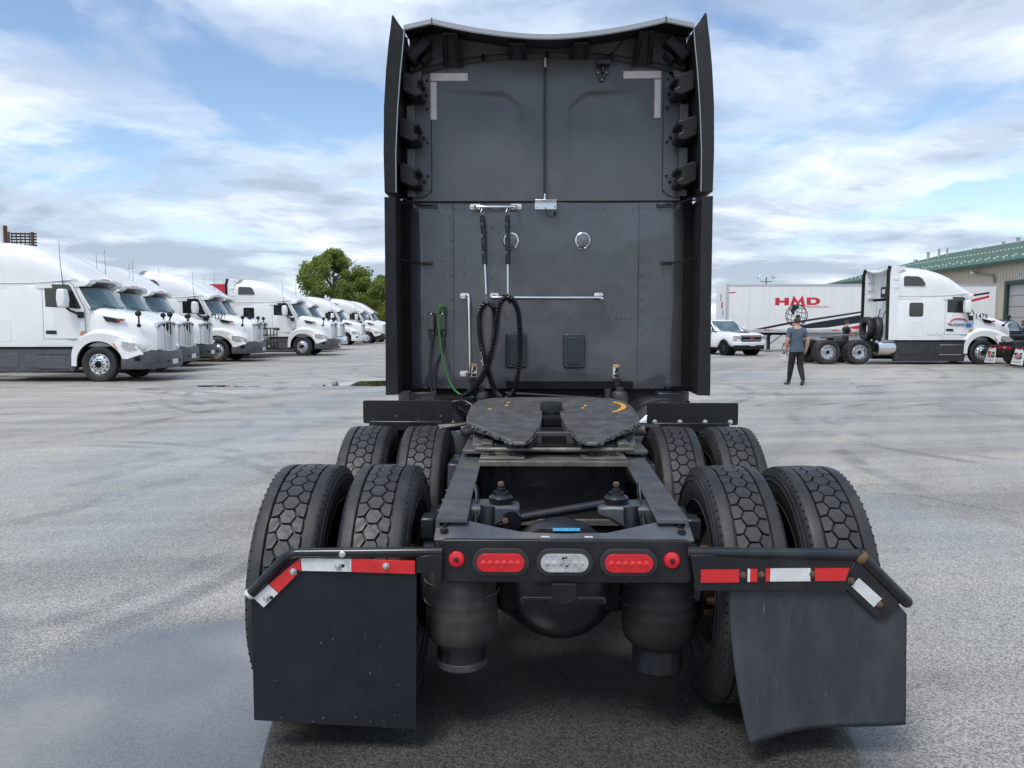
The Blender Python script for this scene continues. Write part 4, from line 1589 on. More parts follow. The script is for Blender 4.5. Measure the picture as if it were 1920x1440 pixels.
out_ = [(-.198, 3.90), (-.145, 3.90), (-.128, 3.93), (-.064, 4.22), (-.048, 4.42), (-.046, 4.56), (-.03, 4.60), (.045, 4.60), (.060, 4.56), (.064, 4.42), (.080, 4.22), (.148, 3.93), (.172, 3.90), (.222, 3.90),
        (.36, 4.12), (.50, 4.33), (.515, 4.45), (.51, 4.70), (.475, 4.85), (.40, 4.925), (.2, 4.95), (.02, 4.955), (-.16, 4.95), (-.36, 4.925), (-.445, 4.85), (-.48, 4.70), (-.485, 4.45), (-.475, 4.33), (-.34, 4.13)]
q = MB()
n = len(out_)
cxx = .015


def ins(pt, k):
    # a little inset towards the centre, for the worn rounded edge
    return (pt[0] + (cxx - pt[0]) * k, pt[1] + (4.5 - pt[1]) * k)


edge = [(x, y, fwz(y) - fwt(y)) for x, y in out_]
edge2 = [(x, y, fwz(y) - .008) for x, y in out_]
top_ = [(*ins((x, y), .012), fwz(y)) for x, y in out_]
q.loft([edge, edge2, top_], True, False, False)
from mathutils.geometry import tessellate_polygon
tris = [[top_[k] for k in t_] for t_ in tessellate_polygon([[Vector(p_) for p_ in top_]])]
for t_ in tris:
    q.add(t_, [(0, 1, 2)])
    q.add([(a, b_, c - fwt(b_)) for a, b_, c in t_], [(0, 1, 2)])
fwheel = q.build('fifth_wheel_plate', M_GREASE, TR, smooth=30, doubles=True)
# ragged grease lumps along the rear edges
q = MB()
rnd = random.Random(3)
for a, b_ in (((-.475, 4.33), (-.212, 3.92)), ((.50, 4.33), (.232, 3.92)), ((-.128, 3.95), (-.064, 4.22)), ((.148, 3.95), (.080, 4.22))):
    for k in range(26):
        t = rnd.random()
        x = a[0] + (b_[0] - a[0]) * t
        y = a[1] + (b_[1] - a[1]) * t
        q.sphere((x, y, fwz(y) - .012 - .012 * rnd.random()), (.005 + .009 * rnd.random(), .005 + .009 * rnd.random(), .004 + .007 * rnd.random()), 7, 5)
q.build('grease', M_GREASE, fwheel, kind='stuff')
# skirts under the plate
for sd in (-1, 1):
    q = MB()
    o = .015
    q.loft([[(o + sd * .47, 4.40, fwz(4.4) - .05), (o + sd * .20, 3.97, fwz(3.97) - .05), (o + sd * .17, 4.0, fwz(4.0) - .05), (o + sd * .44, 4.45, fwz(4.45) - .05)],
            [(o + sd * .43, 4.42, .985), (o + sd * .24, 4.06, .985), (o + sd * .22, 4.1, .985), (o + sd * .41, 4.45, .985)]])
    q.loft([[(o + sd * .135, 3.96, fwz(3.96) - .045), (o + sd * .07, 4.5, fwz(4.5) - .03), (o + sd * .095, 4.5, fwz(4.5) - .04), (o + sd * .165, 3.96, fwz(3.96) - .05)],
            [(o + sd * .105, 4.05, .975), (o + sd * .075, 4.5, .99), (o + sd * .10, 4.5, .99), (o + sd * .15, 4.05, .975)]])
    q.build('plate_skirt', pm('skirt_steel', (.022, .022, .023), .55, dirt=((.05, .045, .04), .4, 12)), fwheel, bevel=.004)
    q = MB()
    q.prism([(4.2, .938), (4.2, .965), (4.28, 1.0), (4.35, 1.04), (4.55, 1.04), (4.62, 1.0), (4.7, .965), (4.7, .938)], 'x', o + sd * .38, o + sd * .45)
    q.box(o + sd * .43 - .06, o + sd * .43 + .06, 4.05, 4.85, .936, .96)
    q.box(o + sd * .36 - .03, o + sd * .36 + .03, 4.04, 4.2, .962, 1.0)
    q.build('fifth_wheel_bracket', M_GREASE, TR, bevel=.006)
    q = MB()
    q.cyl((o + sd * .44, 4.45, 1.01), (o + sd * .53, 4.45, 1.01), .03, .03, 12)
    q.build('pivot_pin', M_GALV, TR)
# throat: lock jaw
q = MB()
q.prism(rrect(-.06, .085, 4.44, 4.66, .02), 'z', 1.03, fwz(4.5) - .01)
q.build('throat_block', M_VOID, TR, bevel=.01)
q = MB()
q.lathe([(.066, 0), (.068, .05), (.066, .075), (.05, .077), (.045, .04)], (.012, 4.60, fwz(4.6) - .03), (0, .02, 1), 24)
q.build('lock_jaw', M_BLACKG, TR, smooth=35)
q = MB()
q.prism(rrect(-.105, .13, .962, 1.045, .01), 'y', 4.12, 4.16)
q.build('lock_plate', pm('lock_steel', (.05, .05, .051), .5, dirt=((.07, .065, .055), .4, 12)), TR, bevel=.004)
q = MB()
q.box(-.11, .14, 4.02, 4.5, .965, .985)
q.build('throat_floor', M_VOID, TR)
q = MB()
q.prism(rrect(-.055, .075, .99, 1.025, .008), 'y', 4.11, 4.12)
q.build('lock_window', M_VOID, TR)
# yellow paint marks on the plate
mk = MB()
for pts in ([(.405, 4.80), (.44, 4.76), (.455, 4.70), (.44, 4.63), (.405, 4.57), (.37, 4.53)],):
    line = catmull([(x, y, 0) for x, y in pts], 6)
    for a, b_ in zip(line, line[1:]):
        d = (b_ - a).normalized()
        nrm = Vector((-d.y, d.x, 0)) * (.016 if a.y > 4.6 else .010)
        quad = [a - nrm, b_ - nrm, b_ + nrm, a + nrm]
        mk.add([(p_.x, p_.y, fwz(p_.y) + .0035) for p_ in quad], [(0, 1, 2, 3)])
for x, y in ((-.25, 4.78), (-.26, 4.70), (.22, 4.70), (.20, 4.64), (.06, 4.62), (-.36, 4.6)):
    mk.add([(x - .012, y - .02, fwz(y - .02) + .0035), (x + .008, y - .014, fwz(y - .014) + .0035), (x + .014, y + .02, fwz(y + .02) + .0035), (x - .002, y + .012, fwz(y + .012) + .0035)], [(0, 1, 2, 3)])
mk.build('paint_mark', M_YEL, fwheel, smooth=0)
# slide rod, release arm
q = MB()
q.tube([(-.40, 4.02, .968), (-.36, 3.99, .972), (.36, 3.99, .972), (.42, 4.02, .968)], .012, 10)
q.build('release_rod', M_GALV, TR, smooth=50)
q = MB()
q.tube([(-.485, 4.42, 1.05), (-.62, 4.36, 1.035), (-.63, 4.36, 1.03)], .009, 8)
q.build('release_handle', M_GALV, TR, smooth=50)
for x0, x1 in ((-.33, -.06), (.10, .36)):
    q = MB()
    q.prism(rrect(x0, x1, .945, .985, .015), 'y', 4.10, 4.14)
    q.build('slide_lock', M_GREASE, TR, bevel=.006)
for sd in (-1, 1):
    q = MB()
    q.cyl((sd * .47, 4.75, 1.0), (sd * .68, 4.75, .985), .026, .026, 12)
    q.build('air_pipe', M_FRAMEB, TR, smooth=50)
# deck behind the cab between the rails
q = MB()
q.box(-.37, .37, 5.0, 6.2, .80, .90)
q.build('frame_deck', M_VOID, TR, bevel=.01)
XF.pop()

# ================================================================== lettering
def text_obj(txt, size, name, mat, parent, origin, right, up, bold=0.0, align='CENTER', squash=1.0, depth=.003):
    """flat lettering standing `depth` proud on a surface: origin, direction of reading, up direction (parent space)"""
    cu = bpy.data.curves.new('lettering', 'FONT')
    cu.body = txt
    cu.size = size
    cu.align_x = align
    cu.align_y = 'CENTER'
    cu.offset = bold
    cu.extrude = depth / 2
    tmp = bpy.data.objects.new('lettering', cu)
    COL.objects.link(tmp)
    dg = bpy.context.evaluated_depsgraph_get()
    me = bpy.data.meshes.new_from_object(tmp.evaluated_get(dg))
    bpy.data.objects.remove(tmp)
    r = Vector(right).normalized()
    u = Vector(up).normalized()
    nrm = r.cross(u)
    mtx = Matrix(((r.x * squash, u.x, nrm.x, origin[0]), (r.y * squash, u.y, nrm.y, origin[1]), (r.z * squash, u.z, nrm.z, origin[2]), (0, 0, 0, 1)))
    me.transform(XF[-1] @ mtx)
    me.materials.clear()
    me.materials.append(mat)
    me.name = name
    o = bpy.data.objects.new(name, me)
    COL.objects.link(o)
    o.parent = parent
    return o


# ================================================================== white sleeper tractors
def sup(w, zb, zt, e, n=14, ymin=0.0):
    """upper half of a superellipse from +w to -w, standing on zb"""
    pts = []
    for i in range(n + 1):
        a = PI * i / n
        c, s = math.cos(a), math.sin(a)
        pts.append((w * (abs(c) ** e) * (1 if c >= 0 else -1), zb + (zt - zb) * (abs(s) ** e)))
    return pts


def yz(x, pts):
    return [(x, y, z) for y, z in pts]


def road_wheel(root, cx_, cy_, sd, dual=False, R_=.505, rim_mat=None, name='wheel', width=.28, rr=.29):
    """wheel with its face towards sd along y"""
    rim_mat = rim_mat or M_ALU
    k = R_ / .505
    t = MB()
    prof = [(rr, -.085), (.33 * k, -.12), (.41 * k, -.139), (.46 * k, -.137), (.490 * k, -.124), (.503 * k, -.105), (.505 * k, -.06), (.496 * k, -.057), (.496 * k, -.05), (.505 * k, -.047), (.505 * k, .047), (.496 * k, .05), (.496 * k, .057), (.505 * k, .06), (.503 * k, .105), (.490 * k, .124), (.46 * k, .137), (.41 * k, .139), (.33 * k, .12), (rr, .085)]
    prof = [(a, b * width / .28) for a, b in prof]
    ys = [cy_] if not dual else [cy_, cy_ - sd * .342]
    for yy in ys:
        t.lathe(prof, (cx_, yy, R_ - .004), (0, 1, 0), 48, True)
    wh = t.build(name, M_RUBBER, root, smooth=32)
    c = (cx_, cy_, R_ - .004)
    r_ = MB()
    if dual:
        dsc = [(rr + .004, sd * .10), (rr - .012, sd * .105), (rr - .03, sd * .06), (rr - .045, -sd * .01), (.20, -sd * .03), (.115, -sd * .028), (.11, sd * .06), (.08, sd * .075), (.01, sd * .076)]
    else:
        dsc = [(rr + .004, sd * .10), (rr - .012, sd * .105), (rr - .03, sd * .08), (rr - .05, sd * .075), (.21 * rr / .29, sd * .10), (.16 * rr / .29, sd * .115), (.115 * rr / .29, sd * .12), (.11 * rr / .29, sd * .15), (.07 * rr / .29, sd * .165), (.01, sd * .166)]
    r_.lathe(dsc, c, (0, 1, 0), 48, cap=(False, True))
    rim = r_.build('rim', rim_mat, wh, smooth=35)
    h = MB()
    q_ = rr / .29
    for i in range(10):
        a = 2 * PI * i / 10
        rad = .222 * q_ if not dual else .205
        yy = cy_ + (sd * .092 if not dual else -sd * .026)
        p = Vector((cx_ + rad * math.sin(a), yy, c[2] + rad * math.cos(a)))
        h.cyl(p - Vector((0, sd * .006, 0)), p + Vector((0, sd * .008, 0)), .025 * q_, .025 * q_, 10)
    for i in range(10):
        a = 2 * PI * (i + .5) / 10
        yy = cy_ + (sd * .115 if not dual else -sd * .02)
        p = Vector((cx_ + .142 * q_ * math.sin(a), yy, c[2] + .142 * q_ * math.cos(a)))
        h.cyl(p, p + Vector((0, sd * .03, 0)), .016 * q_, .014 * q_, 6)
    h.lathe([(.105 * q_, sd * (.125 if not dual else .03)), (.100 * q_, sd * (.160 if not dual else .066)), (.06 * q_, sd * (.172 if not dual else .082)), (.01, sd * (.173 if not dual else .083))], c, (0, 1, 0), 24)
    h.build('hub', M_VOID, rim, smooth=35)
    return wh


def tractor(root, paint, skirt, bumper_mat, skirt_low=.30, roof_rear=4.0, chassis=True, rear='plain', cab_only=False, fairing_edge=None, antennas=True, small=False):
    """a sleeper tractor pointing along +x, front axle at x = 0"""
    S = (-1, 1)
    # cab and sleeper box
    q = MB()
    def body(w, zb, zt, r=.06):
        return [(w - .03, zb), (w, zb + .04), (w, zt - r), (w - r * .3, zt - r * .3), (w - r, zt), (-w + r, zt), (-w + r * .3, zt - r * .3), (-w, zt - r), (-w, zb + .04), (-w + .03, zb)]
    q.loft([yz(-3.5, body(1.19, .95, 2.75)), yz(-1.80, body(1.19, .95, 2.75)), yz(-1.62, body(1.13, .95, 2.78)), yz(-.95, body(1.09, .95, 2.86)), yz(-.74, body(1.05, .95, 2.84)), yz(-.32, body(1.00, 1.0, 2.10)), yz(-.28, body(.98, 1.0, 1.9))])
    cab = q.build('cab', paint, root, bevel=.012, smooth=35)
    # roof fairing
    q = MB()
    prof = [(-.33, .92, 2.80, 2.93), (-.42, .97, 2.72, 2.98), (-.62, 1.02, 2.70, 3.12), (-.95, 1.08, 2.68, 3.36), (-1.3, 1.12, 2.66, 3.58), (-1.7, 1.16, 2.64, 3.77), (-2.2, 1.185, 2.64, 3.91), (-2.8, 1.195, 2.64, 3.985), (-3.2, 1.195, 2.64, (4.0 + roof_rear) / 2), (-3.5, 1.195, 2.64, roof_rear)]
    q.loft([yz(x, sup(w, zb, zt, .46 if x < -1.2 else .56, 20)) for x, w, zb, zt in prof])
    roof = q.build('roof_fairing', paint, root, smooth=42)
    # crease that runs round the fairing
    for s in S:
        q = MB()
        q.tube(catmull([(-3.48, s * 1.198, 2.80), (-2.2, s * 1.192, 2.80), (-1.5, s * 1.145, 2.82), (-1.0, s * 1.09, 2.87), (-.6, s * 1.03, 2.92)], 5), .012, 6)
        q.build('roof_seam', paint, roof, smooth=60)
    # side extenders
    for s in S:
        q = MB()
        pl = [(-3.48, 1.0), (-3.86, 1.0), (-3.86, 3.70), (-3.80, 3.98 if roof_rear > 3.9 else 3.80), (-3.48, 3.98 if roof_rear > 3.9 else 3.8)]
        if not cab_only:
            q.loft([[(x, s * (1.165 - max(0, z - 3.3) * .10), z) for x, z in pl], [(x, s * (1.205 - max(0, z - 3.3) * .10), z) for x, z in pl]])
            se = q.build('side_extender', paint, root, bevel=.006)
            q = MB()
            pl2 = [(-3.862, 1.0), (-3.97, 1.0), (-4.0, 3.72), (-3.93, 4.02), (-3.80, 4.0), (-3.862, 3.70)]
            q.loft([[(x, s * (1.17 - max(0, z - 3.3) * .10), z) for x, z in pl2], [(x, s * (1.22 - max(0, z - 3.3) * .10), z) for x, z in pl2]])
            q.build('extender_edge', M_BLACKP, se, bevel=.006)
    if not cab_only:
        q = MB()
        q.loft([[(-3.49, y, 3.72), (-3.86, y, 3.80 + .14 * abs(y) ** 2), (-3.86, y, 3.84 + .14 * abs(y) ** 2), (-3.2, y, 3.98)] for y in (-1.12, -.8, -.4, 0, .4, .8, 1.12)])
        q.build('roof_edge', paint, roof, smooth=40)
        for s in S:
            for z in (3.5, 3.15, 2.8):
                q = MB()
                q.box(-3.75, -3.5, s * 1.12 - .05, s * 1.12 + .05, z - .07, z + .07)
                q.build('extender_bracket', paint, root, bevel=.02)
        q = MB()
        for y in (-.78, .78):
            q.box(-3.508, -3.49, y - .006, y + .006, 1.1, 2.6)
        q.box(-3.508, -3.49, -1.1, 1.1, 2.63, 2.645)
        q.build('back_seam', M_SKIRT, cab)
    WARP.append(lambda p: (p[0] if p[0] < .45 else .45 + (p[0] - .45) * 1.36, p[1], p[2]))
    # hood
    q = MB()
    hp = [(-.34, 1.00, 1.00, 2.15, .30), (-.05, .97, 1.00, 2.11, .34), (.30, .90, 1.00, 2.03, .38), (.65, .80, .95, 1.93, .42), (.95, .69, .90, 1.81, .46), (1.12, .61, .88, 1.72, .48), (1.19, .54, .88, 1.66, .48)]
    q.loft([yz(x, sup(w, zb, zt, e, 20)) for x, w, zb, zt, e in hp])
    hood = q.build('hood', paint, root, smooth=45)
    # fenders
    for s in S:
        q = MB()
        outer = []
        n = 22
        for i in range(n + 1):
            t = i / n
            a = PI * (1 - t)
            ox = .03 + .80 * math.cos(a) * (1.0 if math.cos(a) < 0 else 1.28)
            oz = .62 + .80 * max(0, math.sin(a)) ** .75
            ax_ = .0 + .63 * math.cos(a) * (1 if math.cos(a) < 0 else 1.02)
            az = .50 + .66 * math.sin(a) ** .9
            if i == 0:
                oz = .45
                az = .45
            if i == n:
                oz, az = .78, .78
            outer.append((ox, oz, ax_, az))
        ringA = []
        for ox, oz, ax_, az in outer:
            ringA.append([(ax_, s * 1.185, az), (ox * .94 + ax_ * .06, s * 1.20, oz * .86 + az * .14 + .0), (ox, s * 1.175, oz - .02), (ox, s * 1.12, oz + .03), (ox, s * .92, oz + .08), (ox * .98, s * .62, oz + .10), (ax_, s * .62, az), (ax_, s * .9, az)])
        q.loft(ringA)
        fd = q.build('fender', paint, root, smooth=50)
        # dark wheel arch lining
        q = MB()
        ring = []
        for ox, oz, ax_, az in outer:
            ring.append([(ax_ * .985, s * 1.165, az - .012), (ax_ * .985, s * .5, az - .012), (ax_ * .95, s * .5, az - .025), (ax_ * .95, s * 1.165, az - .025)])
        q.loft(ring)
        q.build('arch_liner', M_VOID, fd)
        # headlight
        q = MB()
        hl_ = [(.62, 1.00), (.63, 1.15), (.74, 1.165), (.95, 1.09), (1.07, .97), (1.07, .90), (.93, .885), (.75, .91)]
        q.loft([[(x, s * (1.222 - max(0, x - .86) * .30), z) for x, z in hl_], [(x, s * (1.06 - max(0, x - .80) * .3), z) for x, z in hl_]])
        hl2 = q.build('headlight', M_CHROME, root, bevel=.008, smooth=35)
        q = MB()
        in_ = [(.66, 1.005), (.67, 1.125), (.75, 1.135), (.92, 1.07), (1.04, .96), (1.04, .915), (.92, .905), (.77, .93)]
        q.loft([[(x, s * (1.232 - max(0, x - .86) * .30), z) for x, z in in_], [(x, s * (1.10 - max(0, x - .80) * .3), z) for x, z in in_]])
        q.build('lens', M_CLEAR, hl2, bevel=.004, smooth=35)
        q = MB()
        q.prism([(.42, 1.10), (.46, 1.10), (.54, .96), (.50, .96)], 'y', s * 1.17, s * 1.203)
        q.build('side_marker', M_AMBER, root)
        # hood vent and oval badge
        q = MB()
        vp = [(.06, 1.87), (.42, 1.80), (.47, 1.70), (.42, 1.68), (.14, 1.725)]
        q.loft([[(x, s * (1.00 - .20 * max(0, x)), z) for x, z in vp], [(x, s * (.86 - .17 * max(0, x)), z) for x, z in vp]])
        q.build('hood_vent', M_BLACKG, root, bevel=.006)
        q = MB()
        q.loft([[(.50 + .085 * math.cos(2 * PI * k / 20), s * (.90 - .02 * math.cos(2 * PI * k / 20) - d), 1.76 + .036 * math.sin(2 * PI * k / 20)) for k in range(20)] for d in (.06, 0)])
        q.build('badge', M_BADGE, root)
        # door with its window, handle and mirror
        q = MB()
        dp = [(-1.56, 1.22), (-.48, 1.22), (-.40, 1.40), (-.40, 2.08), (-.70, 2.76), (-.80, 2.83), (-1.50, 2.83), (-1.56, 2.77)]
        def dw(x, z):
            return 1.09 + .045 * (-(x + .95)) * (1 if x < -.95 else 1.2)
        q.loft([[(x, s * (dw(x, z) - .05), z) for x, z in dp], [(x, s * (dw(x, z) + .006), z) for x, z in dp]])
        dr = q.build('door', paint, root, bevel=.008)
        q = MB()
        q.tube([(x, s * (dw(x, z) + .004), z) for x, z in dp] + [(dp[0][0], s * (dw(*dp[0]) + .004), dp[0][1])], .0085, 5)
        q.build('door_gap', M_SKIRT, dr)
        q = MB()
        wp = [(-1.48, 2.13), (-.98, 2.11), (-.52, 2.07), (-.49, 2.10), (-.76, 2.70), (-.83, 2.76), (-1.45, 2.76), (-1.49, 2.70)]
        q.loft([[(x, s * (dw(x, z) - .03), z) for x, z in wp], [(x, s * (dw(x, z) + .012), z) for x, z in wp]])
        q.build('window', M_GLASS, dr, bevel=.004)
        q = MB()
        q.prism(rrect(-1.50, -1.20, 1.36, 1.46, .03), 'y', s * 1.06, s * 1.128)
        q.build('door_handle', M_BLACKG, dr)
        q = MB()
        q.prism([(-.56, 1.33), (-.46, 1.33), (-.41, 1.44), (-.51, 1.44)], 'y', s * 1.03, s * 1.085)
        q.build('side_marker', M_AMBER, dr)
        q = MB()
        q.loft([[(-.93, s * 1.27, 2.10), (-.70, s * 1.27, 2.10), (-.70, s * 1.50, 2.10), (-.93, s * 1.50, 2.10)], [(-.95, s * 1.26, 2.35), (-.68, s * 1.26, 2.35), (-.68, s * 1.52, 2.35), (-.95, s * 1.52, 2.35)],
                [(-.93, s * 1.27, 2.62), (-.72, s * 1.27, 2.62), (-.72, s * 1.50, 2.62), (-.93, s * 1.50, 2.62)]])
        mr = q.build('mirror', paint, root, bevel=.05, seg=3)
        q = MB()
        q.tube([(-.80, s * 1.38, 2.16), (-.70, s * 1.26, 2.02), (-.55, s * 1.10, 1.92)], .035, 8)
        q.obox((-.50, s * 1.09, 1.90), (.16, .08, .18))
        q.build('mirror_arm', M_BLACKP, mr, bevel=.01)
        # hood mirror on its stalk
        q = MB()
        q.tube(catmull([(.86, s * .80, 1.62), (.90, s * .90, 1.70), (.93, s * .98, 1.84), (.93, s * .98, 1.90)], 5), .018, 8)
        q.sphere((.92, s * .98, 1.94), (.065, .085, .085), 12, 8)
        q.sphere((.86, s * .80, 1.60), (.05, .04, .06), 10, 6)
        q.build('hood_mirror', M_BLACKP, root, smooth=50)
        # sleeper windows and hatch
        q = MB()
        uw = [(-3.30, 3.20), (-2.46, 3.20), (-2.44, 3.28), (-2.56, 3.50), (-2.70, 3.58), (-3.22, 3.60), (-3.30, 3.54)]
        q.loft([[(x, s * (1.225 - .20 * max(0, z - 3.25)), z) for x, z in uw], [(x, s * (1.05 - .1 * max(0, z - 3.2)), z) for x, z in uw]])
        q.build('roof_window', pm('grey_window', (.05, .046, .042), .12, coat=.3), roof, bevel=.01)
        q = MB()
        q.prism(rrect(-3.05, -2.48, 1.95, 2.52, .08), 'y', s * 1.15, s * 1.197)
        q.build('sleeper_window', M_GLASS, cab, bevel=.005)
        q = MB()
        q.prism(rrect(-3.05, -2.45, 1.15, 1.78, .04), 'y', s * 1.15, s * 1.196)
        q.build('hatch', paint, cab, bevel=.006)
        # side skirt with steps
        q = MB()
        sk = [(-3.55, skirt_low), (-.74, skirt_low), (-.66, .50), (-.70, .95), (-3.55, .95)]
        q.loft([[(x, s * .9, z) for x, z in sk], [(x, s * (1.17 if z > .9 else 1.15), z) for x, z in sk]])
        sko = q.build('side_skirt', skirt, root, bevel=.015)
        for x0, x1, z0, z1 in ((-2.1, -.95, .40, .74), (-3.4, -2.3, .40, .80)):
            q = MB()
            q.prism(rrect(x0, x1, z0, z1, .03), 'y', s * 1.10, s * 1.168)
            q.build('skirt_panel', skirt, sko, bevel=.008)
        for z in (.80, .40):
            q = MB()
            q.box(-1.75, -.85, s * 1.14, s * 1.185, z - .012, z + .012)
            q.build('step', M_ALU if skirt is M_SKIRTB else M_SKIRT, sko, bevel=.004)
        q = MB()
        q.box(-3.52, -.72, s * 1.02, s * 1.192, .952, 1.0)
        q.build('sill_strip', M_VOID, cab)
        # amber roof lights over the windscreen
        if antennas:
            q = MB()
            q.tube([(-.95, s * 1.12, 2.72), (-.97, s * 1.17, 3.3), (-.98, s * 1.18, 3.95)], [.012, .008, .005], 6)
            q.build('antenna', M_BLACKG, root)
    for y in (-.62, -.16, 0, .16, .62):
        q = MB()
        xx = -.36 - .12 * abs(y) ** 1.5
        q.sphere((xx, y, 2.945 - .05 * abs(y) ** 2), (.05, .07, .022), 10, 6)
        q.build('marker_light', M_AMBER, roof)
    # windscreen in one curved piece, visor above
    q = MB()
    secs = []
    for i in range(17):
        t = -1 + 2 * i / 16
        xb, xt = .02 - .29 * t * t, -.42 - .26 * t * t
        yb, yt = 1.0 * t, .95 * t
        secs.append([(xb, yb, 2.09), (xt, yt, 2.80), (xt - .30, yt * .9, 2.80), (xb - .45, yb * .9, 2.09)])
    q.loft(secs)
    ws = q.build('windscreen', M_WIND, root, smooth=40)
    for s in S:
        q = MB()
        q.tube([(.012, s * .08, 2.115), (-.03, s * .45, 2.16), (-.10, s * .62, 2.20)], .011, 6)
        q.build('wiper', M_BLACKG, ws)
        q = MB()
        q.tube([(-.275, s * 1.005, 2.08), (-.50, s * .985, 2.45), (-.69, s * .955, 2.82)], .030, 8)
        q.build('windscreen_pillar', paint, root, smooth=60)
    # sunshade seen behind the glass
    q = MB()
    secs = []
    for i in range(17):
        t = -1 + 2 * i / 16
        x = -.24 - .22 * t * t
        secs.append([(x, t * .97, 2.79), (x - .02, t * .97, 2.855), (x - .30, t * .92, 2.855), (x - .30, t * .93, 2.66), (x - .15, t * .97, 2.66)])
    q.loft(secs)
    q.build('visor', M_BLACKG, root, smooth=40)
    # grille with upright bars
    q = MB()
    gp = [(-.55, .90), (.55, .90), (.56, 1.0), (.54, 1.55), (.38, 1.63), (0, 1.70), (-.38, 1.63), (-.54, 1.55), (-.56, 1.0)]
    def gx(y):
        return 1.225 - .14 * abs(y) ** 1.4
    q.loft([[(gx(y) - .12, y, z) for y, z in gp], [(gx(y), y, z) for y, z in gp]])
    gr = q.build('grille', M_GRILLE, root)
    for y in (-.56, -.375, -.19, 0, .19, .375, .56):
        q = MB()
        q.box(gx(y) - .02, gx(y) + .012, y - .012, y + .012, .90, 1.62 if abs(y) > .2 else 1.67)
        q.build('grille_bar', M_CHROME, gr, bevel=.008)
    for z0, zf in ((.885, 0), (1.60, 1)):
        q = MB()
        secs = []
        for i in range(13):
            y = -.58 + 1.16 * i / 12
            dz = (.09 * (1 - (y / .58) ** 2)) if zf else -.05 * (1 - abs(y) / .58)
            secs.append([(gx(y) - .05, y, z0 + dz), (gx(y) + .035, y, z0 + dz), (gx(y) + .035, y, z0 + dz + .05), (gx(y) - .05, y, z0 + dz + .05)])
        q.loft(secs)
        q.build('grille_frame', M_CHROME, gr, smooth=40)
    q = MB()
    q.sphere((1.24, 0, 1.71), (.03, .06, .035), 12, 8)
    q.build('hood_emblem', M_BADGE, root)
    # bumper
    q = MB()
    plan = [(.60, 1.19), (.80, 1.195), (1.02, 1.16), (1.17, 1.02), (1.27, .70), (1.33, .30), (1.34, 0)]
    plan = plan + [(x, -y) for x, y in reversed(plan[:-1])]
    def bsec(z, k):
        return [(x * k + (1 - k) * .6, y * (.985 if k < 1 else 1), z) for x, y in plan] + [(.55, -.9, z), (.55, .9, z)]
    q.loft([bsec(.36, .96), bsec(.42, 1.0), bsec(.60, 1.0), bsec(.80, .985), bsec(.85, .96)])
    bu = q.build('bumper', bumper_mat, root, bevel=.006, smooth=40)
    for s in S:
        q = MB()
        q.prism(rrect(.88, 1.0, .60, .70, .02), 'y', s * 1.10, s * 1.185)
        q.build('tow_recess', M_VOID, bu)
        for y in (.78, .35):
            q = MB()
            xx = 1.235 if y > .5 else 1.32
            q.lathe([(.03, 0), (.03, .03)], (xx - .012, s * y, .56), (1, 0, 0), 10)
            q.build('bumper_hole', M_VOID, bu)
    q = MB()
    q.box(1.335, 1.35, -.16, .16, .47, .62)
    q.build('number_plate', M_WHT, bu)
    WARP.pop()
    # front wheels
    for s in S:
        road_wheel(root, 0, s * 1.03, s, name='front_wheel')
    q = MB()
    q.cyl((0, -.9, .5), (0, .9, .5), .06, .06, 10)
    q.box(-3.4, 1.0, -.43, .43, .62, .90)
    q.box(-3.3, -.6, -.9, .9, .55, .96)
    q.build('front_frame', M_VOID, root)
    if not chassis:
        return
    q = MB()
    for s in S:
        q.box(-7.35, -3.3, s * .43 - .05, s * .43 + .05, .72, .95)
    q.box(-7.4, -7.3, -.47, .47, .66, .84)
    q.box(-5.2, -5.1, -.4, .4, .7, .92)
    q.box(-6.9, -6.3, -.25, .25, .35, .66)
    q.build('chassis', M_FRAMEB, root, bevel=.006)
    for xa in (-5.0, -6.28):
        for s in S:
            road_wheel(root, xa, s * 1.085, s, dual=True, name='drive_wheel')
        q = MB()
        q.cyl((xa, -.95, .5), (xa, .95, .5), .07, .07, 10)
        q.sphere((xa, 0, .5), .22, 14, 10)
        q.build('drive_axle', M_VOID, root)
    q = MB()
    fw_ = [(-5.15, .42), (-5.05, .2), (-5.03, 0), (-5.05, -.2), (-5.15, -.42), (-5.6, -.48), (-6.1, -.2), (-6.05, -.1), (-5.5, -.05), (-5.5, .05), (-6.05, .1), (-6.1, .2), (-5.6, .48)]
    q.loft([[(x, y, 1.10 + (x + 5.6) * .12) for x, y in fw_], [(x, y, 1.16 + (x + 5.6) * .12) for x, y in fw_]])
    q.box(-5.75, -5.4, .33, .42, .95, 1.08)
    q.box(-5.75, -5.4, -.42, -.33, .95, 1.08)
    q.build('fifth_wheel', M_GREASE, root)
    for s in S:
        q = MB()
        q.lathe([(.02, 0), (.29, 0), (.32, .02), (.325, .05), (.325, .7), (.02, .7)], (-4.22, s * .86, .68), (1, 0, 0), 28)
        q.build('fuel_tank', M_ALU, root, smooth=40)
        q = MB()
        q.box(-4.5, -4.27, s * .5, s * 1.0, .5, .9)
        q.build('battery_box', M_VOID, root, bevel=.02)
    # hoses, rack
    q = MB()
    q.tube(catmull([(-3.55, .3, 2.3), (-3.7, .25, 1.7), (-3.9, .1, 1.15), (-4.4, 0, 1.05), (-3.9, -.1, 1.3), (-3.6, -.1, 1.8)], 6), .02, 6)
    q.tube(catmull([(-3.55, -.2, 2.2), (-3.7, -.25, 1.8), (-3.75, -.4, 1.6)], 6), .02, 6)
    q.build('air_hose', M_HOSE, root)
